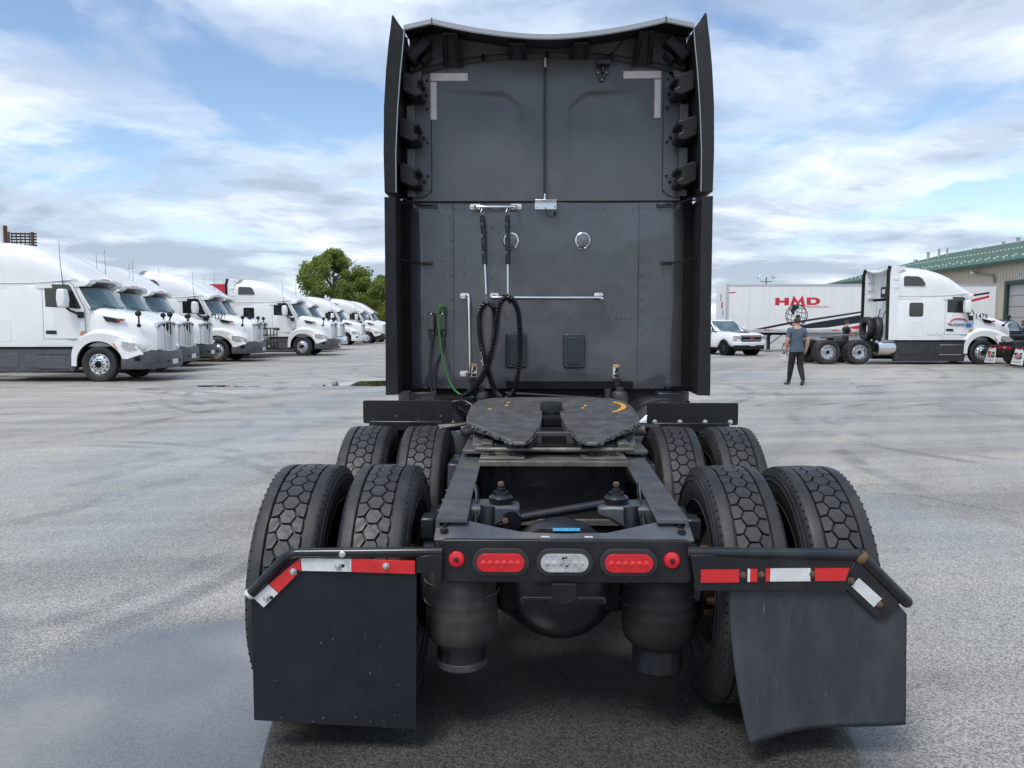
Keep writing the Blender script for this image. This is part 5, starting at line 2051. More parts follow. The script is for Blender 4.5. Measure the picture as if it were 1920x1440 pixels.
    # hangers, lamps and flaps
    for s in S:
        q = MB()
        q.tube([(-7.36, s * .45, .80), (-7.36, s * 1.0, .80), (-7.36, s * 1.18, .62)], .03, 8)
        hg = q.build('flap_hanger', M_FRAMEB, root, smooth=50)
        q = MB()
        if rear == 'TLG':
            q.loft([[(-7.36, s * .62, .74), (-7.36, s * 1.04, .74), (-7.36, s * 1.13, .62), (-7.46, s * 1.20, .12), (-7.46, s * .50, .14)], [(-7.345, s * .62, .74), (-7.345, s * 1.04, .74), (-7.345, s * 1.13, .62), (-7.445, s * 1.20, .12), (-7.445, s * .50, .14)]])
            mf = q.build('mud_flap', M_WHT, root)
            cy2 = s * .84
            text_obj('T', .30, 'letter', M_INK, mf, (-7.424, cy2 + .15, .45), (0, -1, 0), (.19, 0, 1), .012, squash=.9)
            text_obj('L', .30, 'letter', M_INKR, mf, (-7.424, cy2 + .01, .45), (0, -1, 0), (.19, 0, 1), .016, squash=.9)
            text_obj('G', .30, 'letter', M_INK, mf, (-7.424, cy2 - .15, .45), (0, -1, 0), (.19, 0, 1), .012, squash=.9)
            q = MB()
            q.obox((-7.448, cy2, .24), (.004, .5, .035), (0, .19, 0))
            q.build('web_line', pm('grey_print', (.35, .36, .36), .5), mf)
            q = MB()
            q.box(-7.375, -7.362, s * .70, s * .98, .70, .745)
            q.build('red_tape', M_REDT, mf)
        else:
            q.box(-7.37, -7.355, s * .62, s * 1.2, .12, .74)
            mf = q.build('mud_flap', M_FLAP, root)
        for y in (.14, .32):
            q = MB()
            q.box(-7.412, -7.395, s * y - .07, s * y + .07, .71, .79)
            q.build('tail_lamp', M_RED, root)
    q = MB()
    q.box(-7.412, -7.395, -.05, .05, .71, .79)
    q.build('reverse_lamp', M_CLEAR, root)

# ---- the front of the dark tractor, beyond its cab back
XF.append(Matrix.Translation((0, 9.80 - 4.0, 0)) @ Matrix.Rotation(PI / 2, 4, 'Z'))
tractor(TR, M_PAINT2, M_SKIRTB, M_SKIRT, roof_rear=3.72, chassis=False, cab_only=True, antennas=False)
XF.pop()

# ---- row of parked white tractors on the left; the hood number belongs to one of them
ROW = 'white sleeper tractors parked side by side'
proto = empty('parked_truck', (0, 0, 0), 0, 'x', 'truck', ROW)
tractor(proto, M_WHITE, M_SKIRT, M_SKIRT)
KIDS.clear()
for o in bpy.data.objects:
    if o.parent:
        KIDS.setdefault(o.parent, []).append(o)


def park(x, y, label, rz=0.0, z=0.0, skip=(), src=None, sc=1.0):
    c = copy_tree(src or proto, None, skip)
    c.location = (x, y, z)
    c.rotation_euler = (0, 0, rz)
    c.scale = (sc, sc, sc)
    c['label'] = label
    return c


def recolour(root, part, mat):
    for ch in bpy.data.objects:
        p_ = ch.parent
        while p_ is not None and p_ != root:
            p_ = p_.parent
        if p_ == root and ch.name.split('.')[0] == part:
            ch.data = ch.data.copy()
            ch.data.materials.clear()
            ch.data.materials.append(mat)


proto.location = (-12.27, 22.85, 0)
proto['label'] = 'white sleeper tractor with grey skirts at the row end below the sign frame'
t2 = park(-13.4, 26.75, 'white sleeper tractor tucked in right beside the end truck of the row')
t3 = park(-14.3, 30.6, 'white sleeper tractor showing a plate on its dark bumper beside truck 1276')
recolour(t3, 'bumper', M_SKIRTB)
t4 = park(-13.65, 34.7, 'white sleeper tractor with 1276 in black figures on its hood')
for s in (-1,):
    text_obj('1276', .27, 'hood_number', M_INK, t4, (.10, -.99, 1.97), (1, 0, 0), (0, .12, 1), .008)
t5 = park(-14.6, 38.2, 'white sleeper tractor mostly hidden behind truck 1276, only windscreen and roof showing')
t6 = park(-11.85, 41.4, 'white sleeper tractor parked far forward with dark grey bumper and fairing edge showing')
t7 = park(-13.5, 46.9, 'white tractor with tall chrome grille and shiny chrome bumper')
recolour(t7, 'bumper', M_CHROME)
recolour(t7, 'grille', M_ALU)
t8 = park(-13.6, 50.6, 'white tractor with chrome bumper parked against the one with the tall grille')
recolour(t8, 'bumper', M_CHROME)
t9 = park(-14.7, 62.5, 'white tractor with low white bumper and black bent hood vent near the trees', skip=('hood_mirror',), sc=.97)
recolour(t9, 'bumper', M_WHITE)
recolour(t9, 'side_skirt', M_WHITE)
t10 = park(-13.9, 67.5, 'white tractor with black front guard beside the one with the white bumper', skip=('hood_mirror',), sc=.97)
recolour(t10, 'bumper', M_BLACKG)
t11 = park(-14.1, 73.0, 'farthest white tractor of the row under the trees', skip=('hood_mirror',), sc=.97)
recolour(t11, 'bumper', M_WHITE)
# tubular grille guard of the forward truck's neighbour
gg = empty('grille_guard', (-12.75, 38.2, 0), 0, 'black tubular bull bar standing in front of the half hidden truck', 'guard')
for y in (-.75, -.25, .25, .75):
    q = MB()
    q.tube([(0, y, .42), (0, y, 1.45)], .028, 8)
    q.build('upright', M_BLACKG, gg)
for z in (.45, .8, 1.12, 1.45):
    q = MB()
    q.tube([(-.30, -1.0, z), (0, -.78, z), (0, .78, z), (-.3, 1.0, z)], .03, 8)
    q.build('crossbar', M_BLACKG, gg)
for y in (-.5, .5):
    q = MB()
    q.box(-2.0, .0, y - .03, y + .03, .42, .52)
    q.build('mounting_arm', M_BLACKG, gg)

# ---- white tractor 1476 standing crosswise on the right
wt = empty('crosswise_truck', (18.5, 33.1, 0), 0, 'white sleeper tractor numbered 1476 with black skirts and white lettered flaps', 'truck')
tractor(wt, M_WHITE, M_SKIRTB, M_SKIRTB, skirt_low=.13, rear='TLG', antennas=False)
text_obj('1476', .26, 'hood_number', M_INK, wt, (-.02, -1.00, 1.97), (1, 0, 0), (0, .12, 1), .008)
text_obj('1476', .26, 'back_number', M_INK, wt, (-3.515, -.72, 3.25), (0, -1, 0), (0, 0, 1), .006)
text_obj('TRUCKING', .145, 'door_lettering', M_INK, wt, (-1.1, -1.125, 1.62), (1, 0, 0), (0, 0, 1), .003)
q = MB()
q.tube(catmull([(-1.36, -1.118, 1.70), (-1.25, -1.112, 1.82), (-1.0, -1.108, 1.87), (-.75, -1.10, 1.83), (-.62, -1.09, 1.74)], 6), [.012 + .02 * math.sin(PI * i / 24) for i in range(25)], 6)
q.build('door_arc', M_INKR, wt)
q = MB()
q.box(-.68, -.46, -1.105, -1.07, 1.52, 1.68)
q.build('blue_sticker', pm('blue_sticker', (.03, .20, .55), .4), wt)
q = MB()
q.tube(catmull([(-2.3 + .05 * k, -1.194, 1.22 + .04 * math.sin(k * 1.7) * (1 + .5 * math.sin(k))) for k in range(15)], 4), .007, 5)
q.build('side_flourish', pm('grey_script', (.3, .33, .32), .4), wt)
# headache rack box on the cab back
q = MB()
q.prism(rrect(-.75, -.05, 2.75, 3.2, .03), 'x', -3.72, -3.5)
q.build('cooling_unit', M_BLACKP, wt, bevel=.02)
q = MB()
q.box(-3.725, -3.715, -.45, -.2, 2.92, 3.1)
q.build('unit_plate', M_WHT, wt)
# the row of white tyres strapped behind the cab
for k, (x, y, a) in enumerate(((-4.05, -.55, .35), (-4.28, -.15, .5))):
    q = MB()
    m4 = Matrix.Rotation(a, 3, 'Z')
    q.lathe([(rr_, u * 1.0) for rr_, u in [(.29, -.10), (.41, -.139), (.49, -.125), (.505, -.09), (.505, .09), (.49, .125), (.41, .139), (.29, .10)]], (x, y, 1.455), m4 @ Vector((1, -.55, 0)), 40, True)
    o = q.build('spare_tyre', M_RUBBER, None, smooth=40)
    o.location = wt.location
    tag(o, ('loose black truck tyre leaning against the white cab back' if k == 0 else 'loose black truck tyre behind the one leaning on the cab'), 'tyre', 'loose tyres on the deck of truck 1476')

# ---- tractor rear with lettered flaps at the right edge
dk = empty('dark_truck', (18.3 + 7.36, 30.1, 0), 0, 'dark tractor rear end with two white lettered flaps by the building', 'truck')
tractor(dk, M_BLACKG, M_SKIRTB, M_SKIRTB, rear='TLG', antennas=False)

# only some of the row have cab-top and sleeper windows
for r_ in (proto, t2, t3, t5, t7, t8):
    for ch in [o for o in bpy.data.objects if o.name.split('.')[0] in ('roof_window', 'sleeper_window') and o.parent and o.parent.parent == r_]:
        bpy.data.objects.remove(ch)

M_WHITE2 = pm('aged_white_paint', (0.74, 0.735, 0.70), 0.34, coat=0.35, var=0.04, vscale=1.0, dirt=((0.5, 0.48, 0.44), 0.3, 1.8), dirt2=((0.42, 0.40, 0.36), 0.3, 1.5, (1.5, 1.5, .35), .55))
for r_ in (t2, t5, t7, t10):
    for nm in ('cab', 'roof_fairing', 'hood', 'fender', 'door', 'mirror'):
        recolour(r_, nm, M_WHITE2)

# ================================================================== pickup trucks
def pickup(root, paint, beacon=False):
    """crew-cab pickup pointing along +x, centre between the axles"""
    S = (-1, 1)
    q = MB()
    def sec(x, w, zb, zt, r=.12):
        return [(x, y, z) for y, z in [(w - .06, zb), (w, zb + .12), (w + .01, (zb + zt) / 2), (w - .02, zt - r), (w - r * .6, zt - r * .25), (w - r * 1.8, zt), (-w + r * 1.8, zt), (-w + r * .6, zt - r * .25), (-w + .02, zt - r), (-w - .01, (zb + zt) / 2), (-w, zb + .12), (-w + .06, zb)]]
    q.loft([sec(-2.9, .96, .55, 1.28, .06), sec(-2.85, 1.0, .52, 1.32, .06), sec(-.9, 1.0, .42, 1.32, .06), sec(.6, 1.0, .42, 1.30, .08), sec(1.05, 1.0, .42, 1.27), sec(2.3, .99, .48, 1.20), sec(2.68, .96, .52, 1.12), sec(2.80, .90, .58, 1.02)])
    body = q.build('body', paint, root, smooth=42)
    q = MB()
    def cs(x, wb, wt_, zt, zb=1.28):
        return [(x, y, z) for y, z in [(wb, zb), (wt_ + .03, zt - .12), (wt_ - .08, zt), (-wt_ + .08, zt), (-wt_ - .03, zt - .12), (-wb, zb)]]
    q.loft([cs(-1.30, .95, .93, 1.30), cs(-1.15, .95, .80, 1.82), cs(-.6, .95, .78, 1.90), cs(.1, .95, .77, 1.90), cs(.30, .95, .76, 1.84), cs(1.12, .95, .92, 1.295)])
    cab = q.build('cabin', paint, root, smooth=45)
    q = MB()
    secs = []
    for i in range(9):
        t = -1 + i / 4
        secs.append([(1.16 - .10 * t * t, t * .86, 1.31), (.40 - .06 * t * t, t * .72, 1.825), (.30, t * .70, 1.80), (1.0, t * .84, 1.29)])
    q.loft(secs)
    q.build('windscreen', M_WIND, root, smooth=45)
    for s in S:
        q = MB()
        for x0, x1, xt0, xt1 in ((-.35, .93, -.30, .30), (-1.12, -.42, -1.02, -.38)):
            q.loft([[(x0, s * .93, 1.33), (x1, s * .93, 1.33), (xt1, s * .80, 1.77), (xt0, s * .80, 1.77)], [(x0, s * .965, 1.33), (x1, s * .965, 1.33), (xt1, s * .835, 1.77), (xt0, s * .835, 1.77)]])
        q.build('side_glass', M_GLASS, cab)
        q = MB()
        q.prism(rrect(.62, .85, 1.30, 1.50, .04), 'y', s * 1.02, s * 1.22)
        q.build('mirror', paint if not beacon else M_BLACKP, root, bevel=.03)
        for xw in (1.85, -1.80):
            road_wheel(root, xw, s * .88, s, R_=.41, name='wheel', width=.27, rr=.26)
            q = MB()
            ring = []
            for i in range(17):
                a = PI * i / 16
                ring.append([(xw + .47 * math.cos(a), s * .97, .40 + .47 * math.sin(a)), (xw + .52 * math.cos(a), s * 1.012, .40 + .52 * math.sin(a)), (xw + .52 * math.cos(a), s * .7, .40 + .52 * math.sin(a)), (xw + .44 * math.cos(a), s * .7, .40 + .44 * math.sin(a))])
            q.loft(ring)
            q.build('wheel_arch', M_BLACKP, root, smooth=50)
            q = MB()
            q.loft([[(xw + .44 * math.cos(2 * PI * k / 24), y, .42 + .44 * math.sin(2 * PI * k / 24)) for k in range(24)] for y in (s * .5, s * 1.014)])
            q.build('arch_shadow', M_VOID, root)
        q = MB()
        hp_ = [(s * .62, 1.03), (s * .98, 1.06), (s * .985, .80), (s * .90, .78), (s * .86, .90), (s * .62, .92)]
        q.loft([[(2.60, y, z) for y, z in hp_], [(2.86 - .22 * max(0, abs(y) - .62), y, z) for y, z in hp_]])
        q.build('headlight', M_CLEAR, root, bevel=.01)
        q = MB()
        q.prism(rrect(-.40, -.12, 1.10, 1.15, .02), 'y', s * .99, s * 1.025)
        q.prism(rrect(.60 - .9, .88 - .9 + .2, 1.10, 1.15, .02), 'y', s * .99, s * 1.026) if False else None
        q.build('door_handle', M_CHROME, root)
    q = MB()
    q.prism([(-.64, 1.07), (.64, 1.07), (.60, .76), (-.60, .76)], 'x', 2.70, 2.875)
    gr = q.build('grille', M_VOID, root, bevel=.02)
    for z in (1.0, .83):
        q = MB()
        q.box(2.86, 2.895, -.60, .60, z - .014, z + .014)
        q.build('grille_bar', M_CHROME if not beacon else M_BLACKP, gr, bevel=.006)
    if not beacon:
        text_obj('GMC', .12, 'badge', M_INKR, gr, (2.885, 0, .915), (0, 1, 0), (0, 0, 1), .008)
    q = MB()
    plan = [(2.60, 1.0), (2.80, .96), (2.93, .70), (2.96, 0), (2.93, -.70), (2.80, -.96), (2.60, -1.0)]
    q.loft([[(x, y, z) for x, y in plan] for z in (.55, .72)])
    q.build('bumper', paint, root, bevel=.03, smooth=45)
    q = MB()
    q.loft([[(x - .02, y * .93, z) for x, y in plan] for z in (.34, .57)])
    q.build('air_dam', M_BLACKP, root, bevel=.02)
    q = MB()
    q.box(2.94, 2.985, -.17, .17, .52, .66)
    q.build('number_plate', M_WHT, root)
    q = MB()
    q.box(1.5, 2.3, -.32, .32, 1.215, 1.25)
    q.build('hood_scoop', M_BLACKP if not beacon else paint, root, bevel=.015)
    q = MB()
    q.box(-2.4, 2.4, -.7, .7, .25, .55)
    q.build('underbody', M_VOID, root)
    if beacon:
        q = MB()
        q.lathe([(.10, 0), (.10, .12), (.08, .19), (.03, .21)], (.1, -.5, 1.885), (0, 0, 1), 16)
        q.build('beacon', M_YEL, root, smooth=40)


pk = empty('pickup_truck', (10.55, 43.3, 0), RAD(-90 + 22), 'white crew cab pickup with black grille parked by the long white trailer', 'pickup')
pickup(pk, M_WHITE)
pk2 = empty('black_pickup', (24.4, 41.0, 0), RAD(-90 - 8), 'black pickup with yellow beacon on its roof facing out from the garage door', 'pickup')
pickup(pk2, M_BLACKG, True)

# ================================================================== trailers
def trailer(root, L, panels, nose='left'):
    """dry van box from x = 0 to L, near side at y = 0, depth 2.6"""
    q = MB()
    q.box(0.03, L - .03, .03, 2.57, 1.22, 4.02)
    q.build('box', pm('trailer_white', (.76, .76, .75), .4, var=.03, vscale=.8, dirt=((.5, .48, .45), .25, 1.3)), root)
    w = (L - .3) / panels
    me = None
    for k in range(panels):
        if me is None:
            q = MB()
            q.box(.15 + .004, .15 + w - .004, 0.0, .028, 1.36, 3.93)
            o = q.build('side_panel', MATS['trailer_white'], root, bevel=.004)
            me = o
        else:
            o = me.copy()
            COL.objects.link(o)
            o.location = (k * w, 0, 0)
    for nm, z0, z1 in (('top_rail', 3.93, 4.05), ('bottom_rail', 1.15, 1.36)):
        q = MB()
        q.box(0, L, -.02, .06, z0, z1)
        q.box(0, L, 2.54, 2.62, z0, z1)
        q.build(nm, pm('trailer_rail', (.55, .55, .55), .35, .5), root, bevel=.01)
    for x in (0.0, L - .16):
        q = MB()
        q.box(x, x + .16, -.025, .10, 1.15, 4.05)
        q.build('corner_post', MATS['trailer_rail'], root, bevel=.01)
    n = int(L / 1.0)
    for k in range(n):
        q = MB()
        q.box(.3 + k * L / n, .3 + k * L / n + .42, -.026, -.01, 1.27, 1.33)
        q.build('reflective_tape', M_REDT if k % 2 == 0 else M_WHT, root)
    q = MB()
    q.box(.4, L - .4, .5, 2.1, 1.0, 1.2)
    q.build('floor_beams', M_VOID, root, kind='stuff')
    for y in (.35, 2.25):
        q = MB()
        q.box(2.6, 2.78, y - .08, y + .08, .12, 1.15)
        q.box(2.5, 2.88, y - .15, y + .15, 0.0, .05)
        q.tube([(2.7, y, .4), (3.6, y, 1.1)], .03, 6)
        q.build('landing_leg', M_FRAMEB, root)
    for x in (L - 1.5, L - 2.75):
        for y, s in ((.24, -1), (2.36, 1)):
            road_wheel(root, x, y, s, dual=True, name='trailer_wheel')


T_L, T_X, T_Y = 16.15, 11.85, 46.9
hm = empty('box_trailer', (T_X, T_Y, 0), 0, 'long white box trailer with red HMD lettering and a globe on its side', 'trailer')
trailer(hm, T_L, 13)
KX = T_Y / 1449.0


def tp(px, py):
    """point of the trailer's near side, read off the photograph: (x along, z)"""
    return ((px - 987) * KX - .1375 - T_X, 1.62 + (609 - py) * KX)


def decal(poly, name, mat, off=.004):
    q = MB()
    q.prism([tp(*a) for a in poly], 'y', -off, .012)
    return q.build(name, mat, hm, smooth=0)


# H M D
decal([(1448, 559), (1456, 559), (1456, 564), (1465, 564), (1465, 559), (1473.5, 559), (1473.5, 573), (1465, 573), (1465, 568), (1456, 568), (1456, 573), (1448, 573)], 'letter', M_INKR)
decal([(1475.5, 574), (1481.5, 554.5), (1490, 566), (1498.5, 554.5), (1504, 576), (1497, 574), (1495, 566), (1490, 573), (1484.5, 566), (1482, 572)], 'letter', M_INKR)
dout = [(1506, 558.5), (1521, 558.5), (1527, 560), (1530.5, 563), (1530.5, 568), (1527, 571), (1521, 572.5), (1506, 572.5)]
din_ = [(1513.5, 562), (1519.5, 562), (1522.5, 563.5), (1523.5, 565.5), (1522.5, 567.5), (1519.5, 569), (1513.5, 569), (1513.5, 569)]
q = MB()
a_ = [(tp(*k)[0], -.004, tp(*k)[1]) for k in dout]
b_ = [(tp(*k)[0], -.004, tp(*k)[1]) for k in din_]
c_ = [(x, .012, z) for x, y, z in a_]
q.loft([b_, a_, c_], True, False, False)
q.build('letter', M_INKR, hm, smooth=0)
tx, tz = tp(1526, 576)
text_obj('TRUCKING INC.', .17, 'small_lettering', M_INKR, hm, (tx, -.004, tz), (1, 0, 0), (0, 0, 1), .002, squash=1.15)
# globe
gcx, gcz = tp(1488, 591.5)
gr_ = 20 * KX
for kind_, val in [('o', 0), ('m', .45), ('m', .82), ('m', -.45), ('m', -.82), ('m', .0), ('l', 0), ('l', .45), ('l', -.45), ('l', .8), ('l', -.8)]:
    q = MB()
    pts = []
    for i in range(25):
        if kind_ == 'o':
            a = 2 * PI * i / 24
            pts.append((gr_ * math.cos(a), gr_ * math.sin(a)))
        elif kind_ == 'm':
            t = -1 + i / 12
            pts.append((gr_ * (val * math.sqrt(max(0, 1 - t * t))), gr_ * t))
        else:
            t = -1 + i / 12
            xx = t * math.sqrt(1 - val * val)
            pts.append((gr_ * xx, gr_ * (val - .12 * (1 - t * t))))
    ca, sa = math.cos(RAD(-14)), math.sin(RAD(-14))
    q.tube([(gcx + x * ca - z * sa, -.006, gcz + x * sa + z * ca) for x, z in pts], .022 if kind_ == 'o' else .014, 6, False)
    q.build('globe_line', M_INK, hm)
for cxg, czg, rg in ((-.12, .42, .17), (-.25, .30, .15), (.02, .50, .13), (-.20, .12, .09), (.10, -.06, .13), (.14, -.28, .11)):
    q = MB()
    rnd = random.Random(int(cxg * 100))
    q.prism([(gcx + cxg + rg * rnd.uniform(.6, 1.2) * math.cos(2 * PI * k / 11), gcz + czg + rg * rnd.uniform(.6, 1.2) * math.sin(2 * PI * k / 11)) for k in range(11)], 'y', -.008 - abs(cxg) * .01, .01)
    q.build('globe_land', M_INK, hm, smooth=0)
M_NAVY = pm('navy_print', (.012, .014, .02), .4)
decal([(1410, 617), (1475, 604), (1600, 585), (1840, 548.5), (1840, 552), (1600, 588), (1475, 608), (1430, 617)], 'stripe', M_INK)
decal([(1470, 616), (1520, 605), (1600, 592), (1600, 606), (1545, 614), (1500, 616)], 'stripe', M_NAVY)
decal([(1600, 592), (1700, 577), (1700, 590), (1600, 606)], 'stripe', M_NAVY, .0046)
decal([(1578, 615), (1600, 610.5), (1840, 555), (1840, 559), (1640, 609), (1600, 617)], 'stripe', M_INKR)
decal([(1360, 549), (1377, 548), (1373, 550.5), (1359, 551)], 'maker_plate', M_INKR)
for k in range(3):
    q = MB()
    q.box(-.004, .04, .6 + .3 * k, .85 + .3 * k, 2.2 + .45 * k, 2.5 + .5 * k)
    q.build('end_placard', M_INKR if k == 1 else pm('grey_print', (.35, .36, .36), .5), hm)

q = MB()
q.prism([(4.4, 1.16), (12.2, 1.16), (12.2, .55), (4.9, .55)], 'y', .12, .16)
q.build('side_skirt', pm('trailer_skirt', (.32, .33, .34), .5), hm)
rt_ = empty('parked_trailer', (-33.9, 50.0, 0), 0, 'white trailer end with a red corner showing above the parked trucks', 'trailer')
trailer(rt_, 14.6, 12)
q = MB()
q.box(12.4, 14.45, -.03, 0, 3.0, 4.0)
q.build('red_panel', M_INKR, rt_)
rt_.scale = (1, 1, 1.06)
gt = empty('distant_trailer', (-14.5, 92, 0), 0, 'grey trailer far beyond the last white truck under the trees', 'trailer')
trailer(gt, 13.0, 10)
recolour(gt, 'side_panel', pm('grey_box', (.30, .32, .34), .5))
gt2 = empty('distant_trailer', (9.6, 63, 0), RAD(90), 'white trailer end standing beyond the pickup and the lettered trailer', 'trailer')
trailer(gt2, 12.0, 9)

# ================================================================== garage building
M_SIDING = pm('tan_siding', (.58, .50, .38), .55, var=.05, vscale=.6)
M_ROOF = pm('green_metal_roof', (.085, .155, .12), .45, var=.08, vscale=.5)
M_JAMB = pm('dark_green_trim', (.015, .05, .035), .45)
M_DOORP = pm('door_sheet', (.52, .49, .47), .5, var=.04, vscale=.7)
BX, BY0, BY1, EAVE, RX, RZ = 30.0, 36.0, 78.6, 5.55, 42.0, 8.55
gb = empty('garage_building', (BX, 57, 0), 0, 'tan metal workshop with green roof, bay doors and downspouts', 'building')
XF.append(Matrix.Translation((-BX, -57, 0)))
q = MB()
doors = [(49.3, 45.0, '11'), (43.0, 38.7, '')]
DH = 4.1


def siding(y0, y1, z0, z1):
    # trapezoid ribs every 0.3 m
    prof = []
    y = y0
    while y < y1 - .01:
        for dy, dx in ((0, 0), (.20, 0), (.215, -.035), (.275, -.035), (.29, 0)):
            if y + dy <= y1:
                prof.append((BX + dx, y + dy))
        y += .30
    prof.append((BX, y1))
    n = len(prof)
    q.add([(x, yy, z0) for x, yy in prof] + [(x, yy, z1) for x, yy in prof], [(i, i + 1, n + i + 1, n + i) for i in range(n - 1)])


edges = sorted(doors, key=lambda d: d[1])
cur = BY0
for y1, y0, nn in edges:
    siding(cur, y0 - .25, 0, EAVE)
    siding(y0 - .25, y1 + .25, DH + .25, EAVE)
    cur = y1 + .25
siding(cur, BY1, 0, EAVE)
q.build('siding', M_SIDING, gb, smooth=0, recalc=False)
q = MB()
q.add([(BX, BY1, 0), (54, BY1, 0), (54, BY1, EAVE), (RX, BY1, RZ), (BX, BY1, EAVE), (BX, BY0, 0), (54, BY0, 0), (54, BY0, EAVE), (RX, BY0, RZ), (BX, BY0, EAVE)],
      [(0, 1, 2, 3, 4), (5, 9, 8, 7, 6), (1, 6, 7, 2)])
q.build('gable_wall', M_SIDING, gb, smooth=0)
q = MB()
sl = (RZ - EAVE) / (RX - BX)
x0, z0 = BX - .45, EAVE - .45 * sl + .12
prof = []
y = BY0 - .4
while y < BY1 + .4:
    for dy, dz in ((0, 0), (.40, 0), (.42, .05), (.46, .05), (.48, 0)):
        prof.append((y + dy, dz))
    y += .5
n = len(prof)
vv = []
for xx, zz in ((x0, z0), (RX, RZ + .14), (54.45, z0)):
    vv += [(xx, yy, zz + dz) for yy, dz in prof]
q.add(vv, [(r_ * n + i, r_ * n + i + 1, (r_ + 1) * n + i + 1, (r_ + 1) * n + i) for r_ in (0, 1) for i in range(n - 1)])
ro = q.build('roof', M_ROOF, gb, smooth=0, recalc=False)
q = MB()
q.box(x0 - .12, x0 + .02, BY0 - .4, BY1 + .4, z0 - .20, z0 + .03)
q.box(x0 - .02, BX, BY0 - .4, BY1 + .4, z0 - .14, z0 - .06)
q.build('gutter', M_JAMB, ro)
q = MB()
for row, xo in enumerate((1.3, 2.1, 6.2)):
    y = BY0
    while y < BY1:
        xx = BX + xo + (.25 if (int(y * 2) % 2 and row < 2) else 0)
        q.box(xx - .04, xx + .04, y - .05, y + .05, EAVE + xo * sl + .12, EAVE + xo * sl + .25)
        y += .5
q.build('snow_guard', M_WHT, ro, kind='stuff')
for yv, xo, hh, rr_ in ((76.8, 9.0, 1.3, .22), (75.2, 9.2, 1.5, .2), (74.5, 9.6, 1.3, .16), (71.5, 10.5, .5, .25), (69.0, 11.5, .6, .2), (66.5, 11.2, .9, .25), (62.5, 10.8, 1.5, .16), (77.2, 8.0, .6, .3)):
    q = MB()
    zb = EAVE + xo * sl
    q.cyl((BX + xo, yv, zb - .1), (BX + xo, yv, zb + hh * .6), rr_ * .55, rr_ * .55, 14)
    q.cyl((BX + xo, yv, zb + hh * .6), (BX + xo, yv, zb + hh * .6 + .1), rr_ * .8, rr_ * .7, 14)
    q.build('roof_vent', pm('dull_galvanised', (.45, .45, .45), .5, .3), ro, smooth=40)
for y1, y0, nn in doors:
    q = MB()
    for a, b_ in ((y0 - .25, y0), (y1, y1 + .25)):
        q.box(BX - .06, BX + .25, a, b_, 0, DH + .25)
    q.box(BX - .055, BX + .25, y0, y1, DH, DH + .25)
    dj = q.build('door_jamb', M_JAMB, gb)
    ph_ = DH / 6
    for k in range(6):
        q = MB()
        q.box(BX + .12, BX + .18, y0, y1, k * ph_ + .012, (k + 1) * ph_ - .012)
        dp_ = q.build('door_panel', M_DOORP, gb, bevel=.012)
        if k == 2:
            for j in range(4):
                w = MB()
                yy = y0 + .45 + j * (y1 - y0 - .9) / 3
                w.box(BX + .108, BX + .13, yy - .22, yy + .22, k * ph_ + .18, k * ph_ + .52)
                w.build('pane', M_GLASS, dp_)
    if nn != '11':
        continue
    q = MB()
    q.box(BX - .075, BX - .04, y1 - 1.35 - .24, y1 - 1.35 + .24, DH + .32, DH + .74)
    sg = q.build('bay_sign', M_WHT, gb)
    text_obj(nn, .40, 'bay_number', M_INK, sg, (BX - .078, y1 - 1.35, DH + .53), (0, -1, 0), (0, 0, 1), .014)
for yv in (50.6, 58.0, 72.5):
    q = MB()
    q.tube([(BX - .42, yv + 1.9, EAVE - .35), (BX - .12, yv + 1.7, EAVE - .55), (BX - .1, yv + .1, EAVE - .75), (BX - .1, yv, EAVE - .9), (BX - .1, yv, .2)], .06, 8)
    q.build('downspout', pm('downspout_tan', (.30, .25, .19), .5), gb)
    q = MB()
    q.obox((BX - .3, yv + 2.0, EAVE - .45), (.25, .3, .2))
    q.build('wall_lamp', M_WHT, gb, bevel=.03)
XF.pop()

# ---- yard lamp post with two heads
lp = empty('yard_lamp', (32.0, 105.0, 0), 0, 'slim yard lamp post with two floodlight heads above the lettered trailer', 'lamp post')
q = MB()
q.tube([(0, 0, 0), (0, 0, 8.0)], [.14, .08], 10)
q.build('pole', M_FRAME, lp)
q = MB()
q.tube([(-.75, 0, 7.4), (.75, 0, 7.4)], .05, 8)
q.build('crossarm', M_FRAME, lp)
for s in (-1, 1):
    q = MB()
    q.tube([(s * .75, 0, 7.4), (s * .8, 0, 7.8)], .04, 6)
    q.obox((s * .95, 0, 8.0), (.55, .4, .22), (0, s * .7, 0))
    q.build('floodlight', M_ALU, lp, bevel=.04)

# ---- back of an old sign frame far left
sgn = empty('sign_frame', (-82.3, 122, -.9), RAD(8), 'rusty back of a tall sign frame above the end truck', 'sign')
q = MB()
for x in (-.0, 3.6):
    q.box(x, x + .35, 0, .35, 0, 17.2)
q.build('post', pm('rust_brown', (.10, .05, .035), .8), sgn)
for k in range(5):
    q = MB()
    q.box(.4, 4.3, .36, .5, 15.0 + .45 * k, 15.25 + .45 * k)
    q.build('slat', pm('rust_brown2', (.05, .032, .026), .8), sgn)
for k in range(6):
    q = MB()
    q.box(.6 + .65 * k, .72 + .65 * k, .2, .36, 14.8, 17.1)
    q.build('stud', MATS['rust_brown'], sgn)
q = MB()
q.box(-1.0, -.55, .5, .8, 15.2, 17.8)
q.build('sign_edge', M_WHT, sgn)
q = MB()
q.box(-.55, -.2, .2, .8, 15.2, 18.2)
q.build('sign_edge', MATS['rust_brown'], sgn)

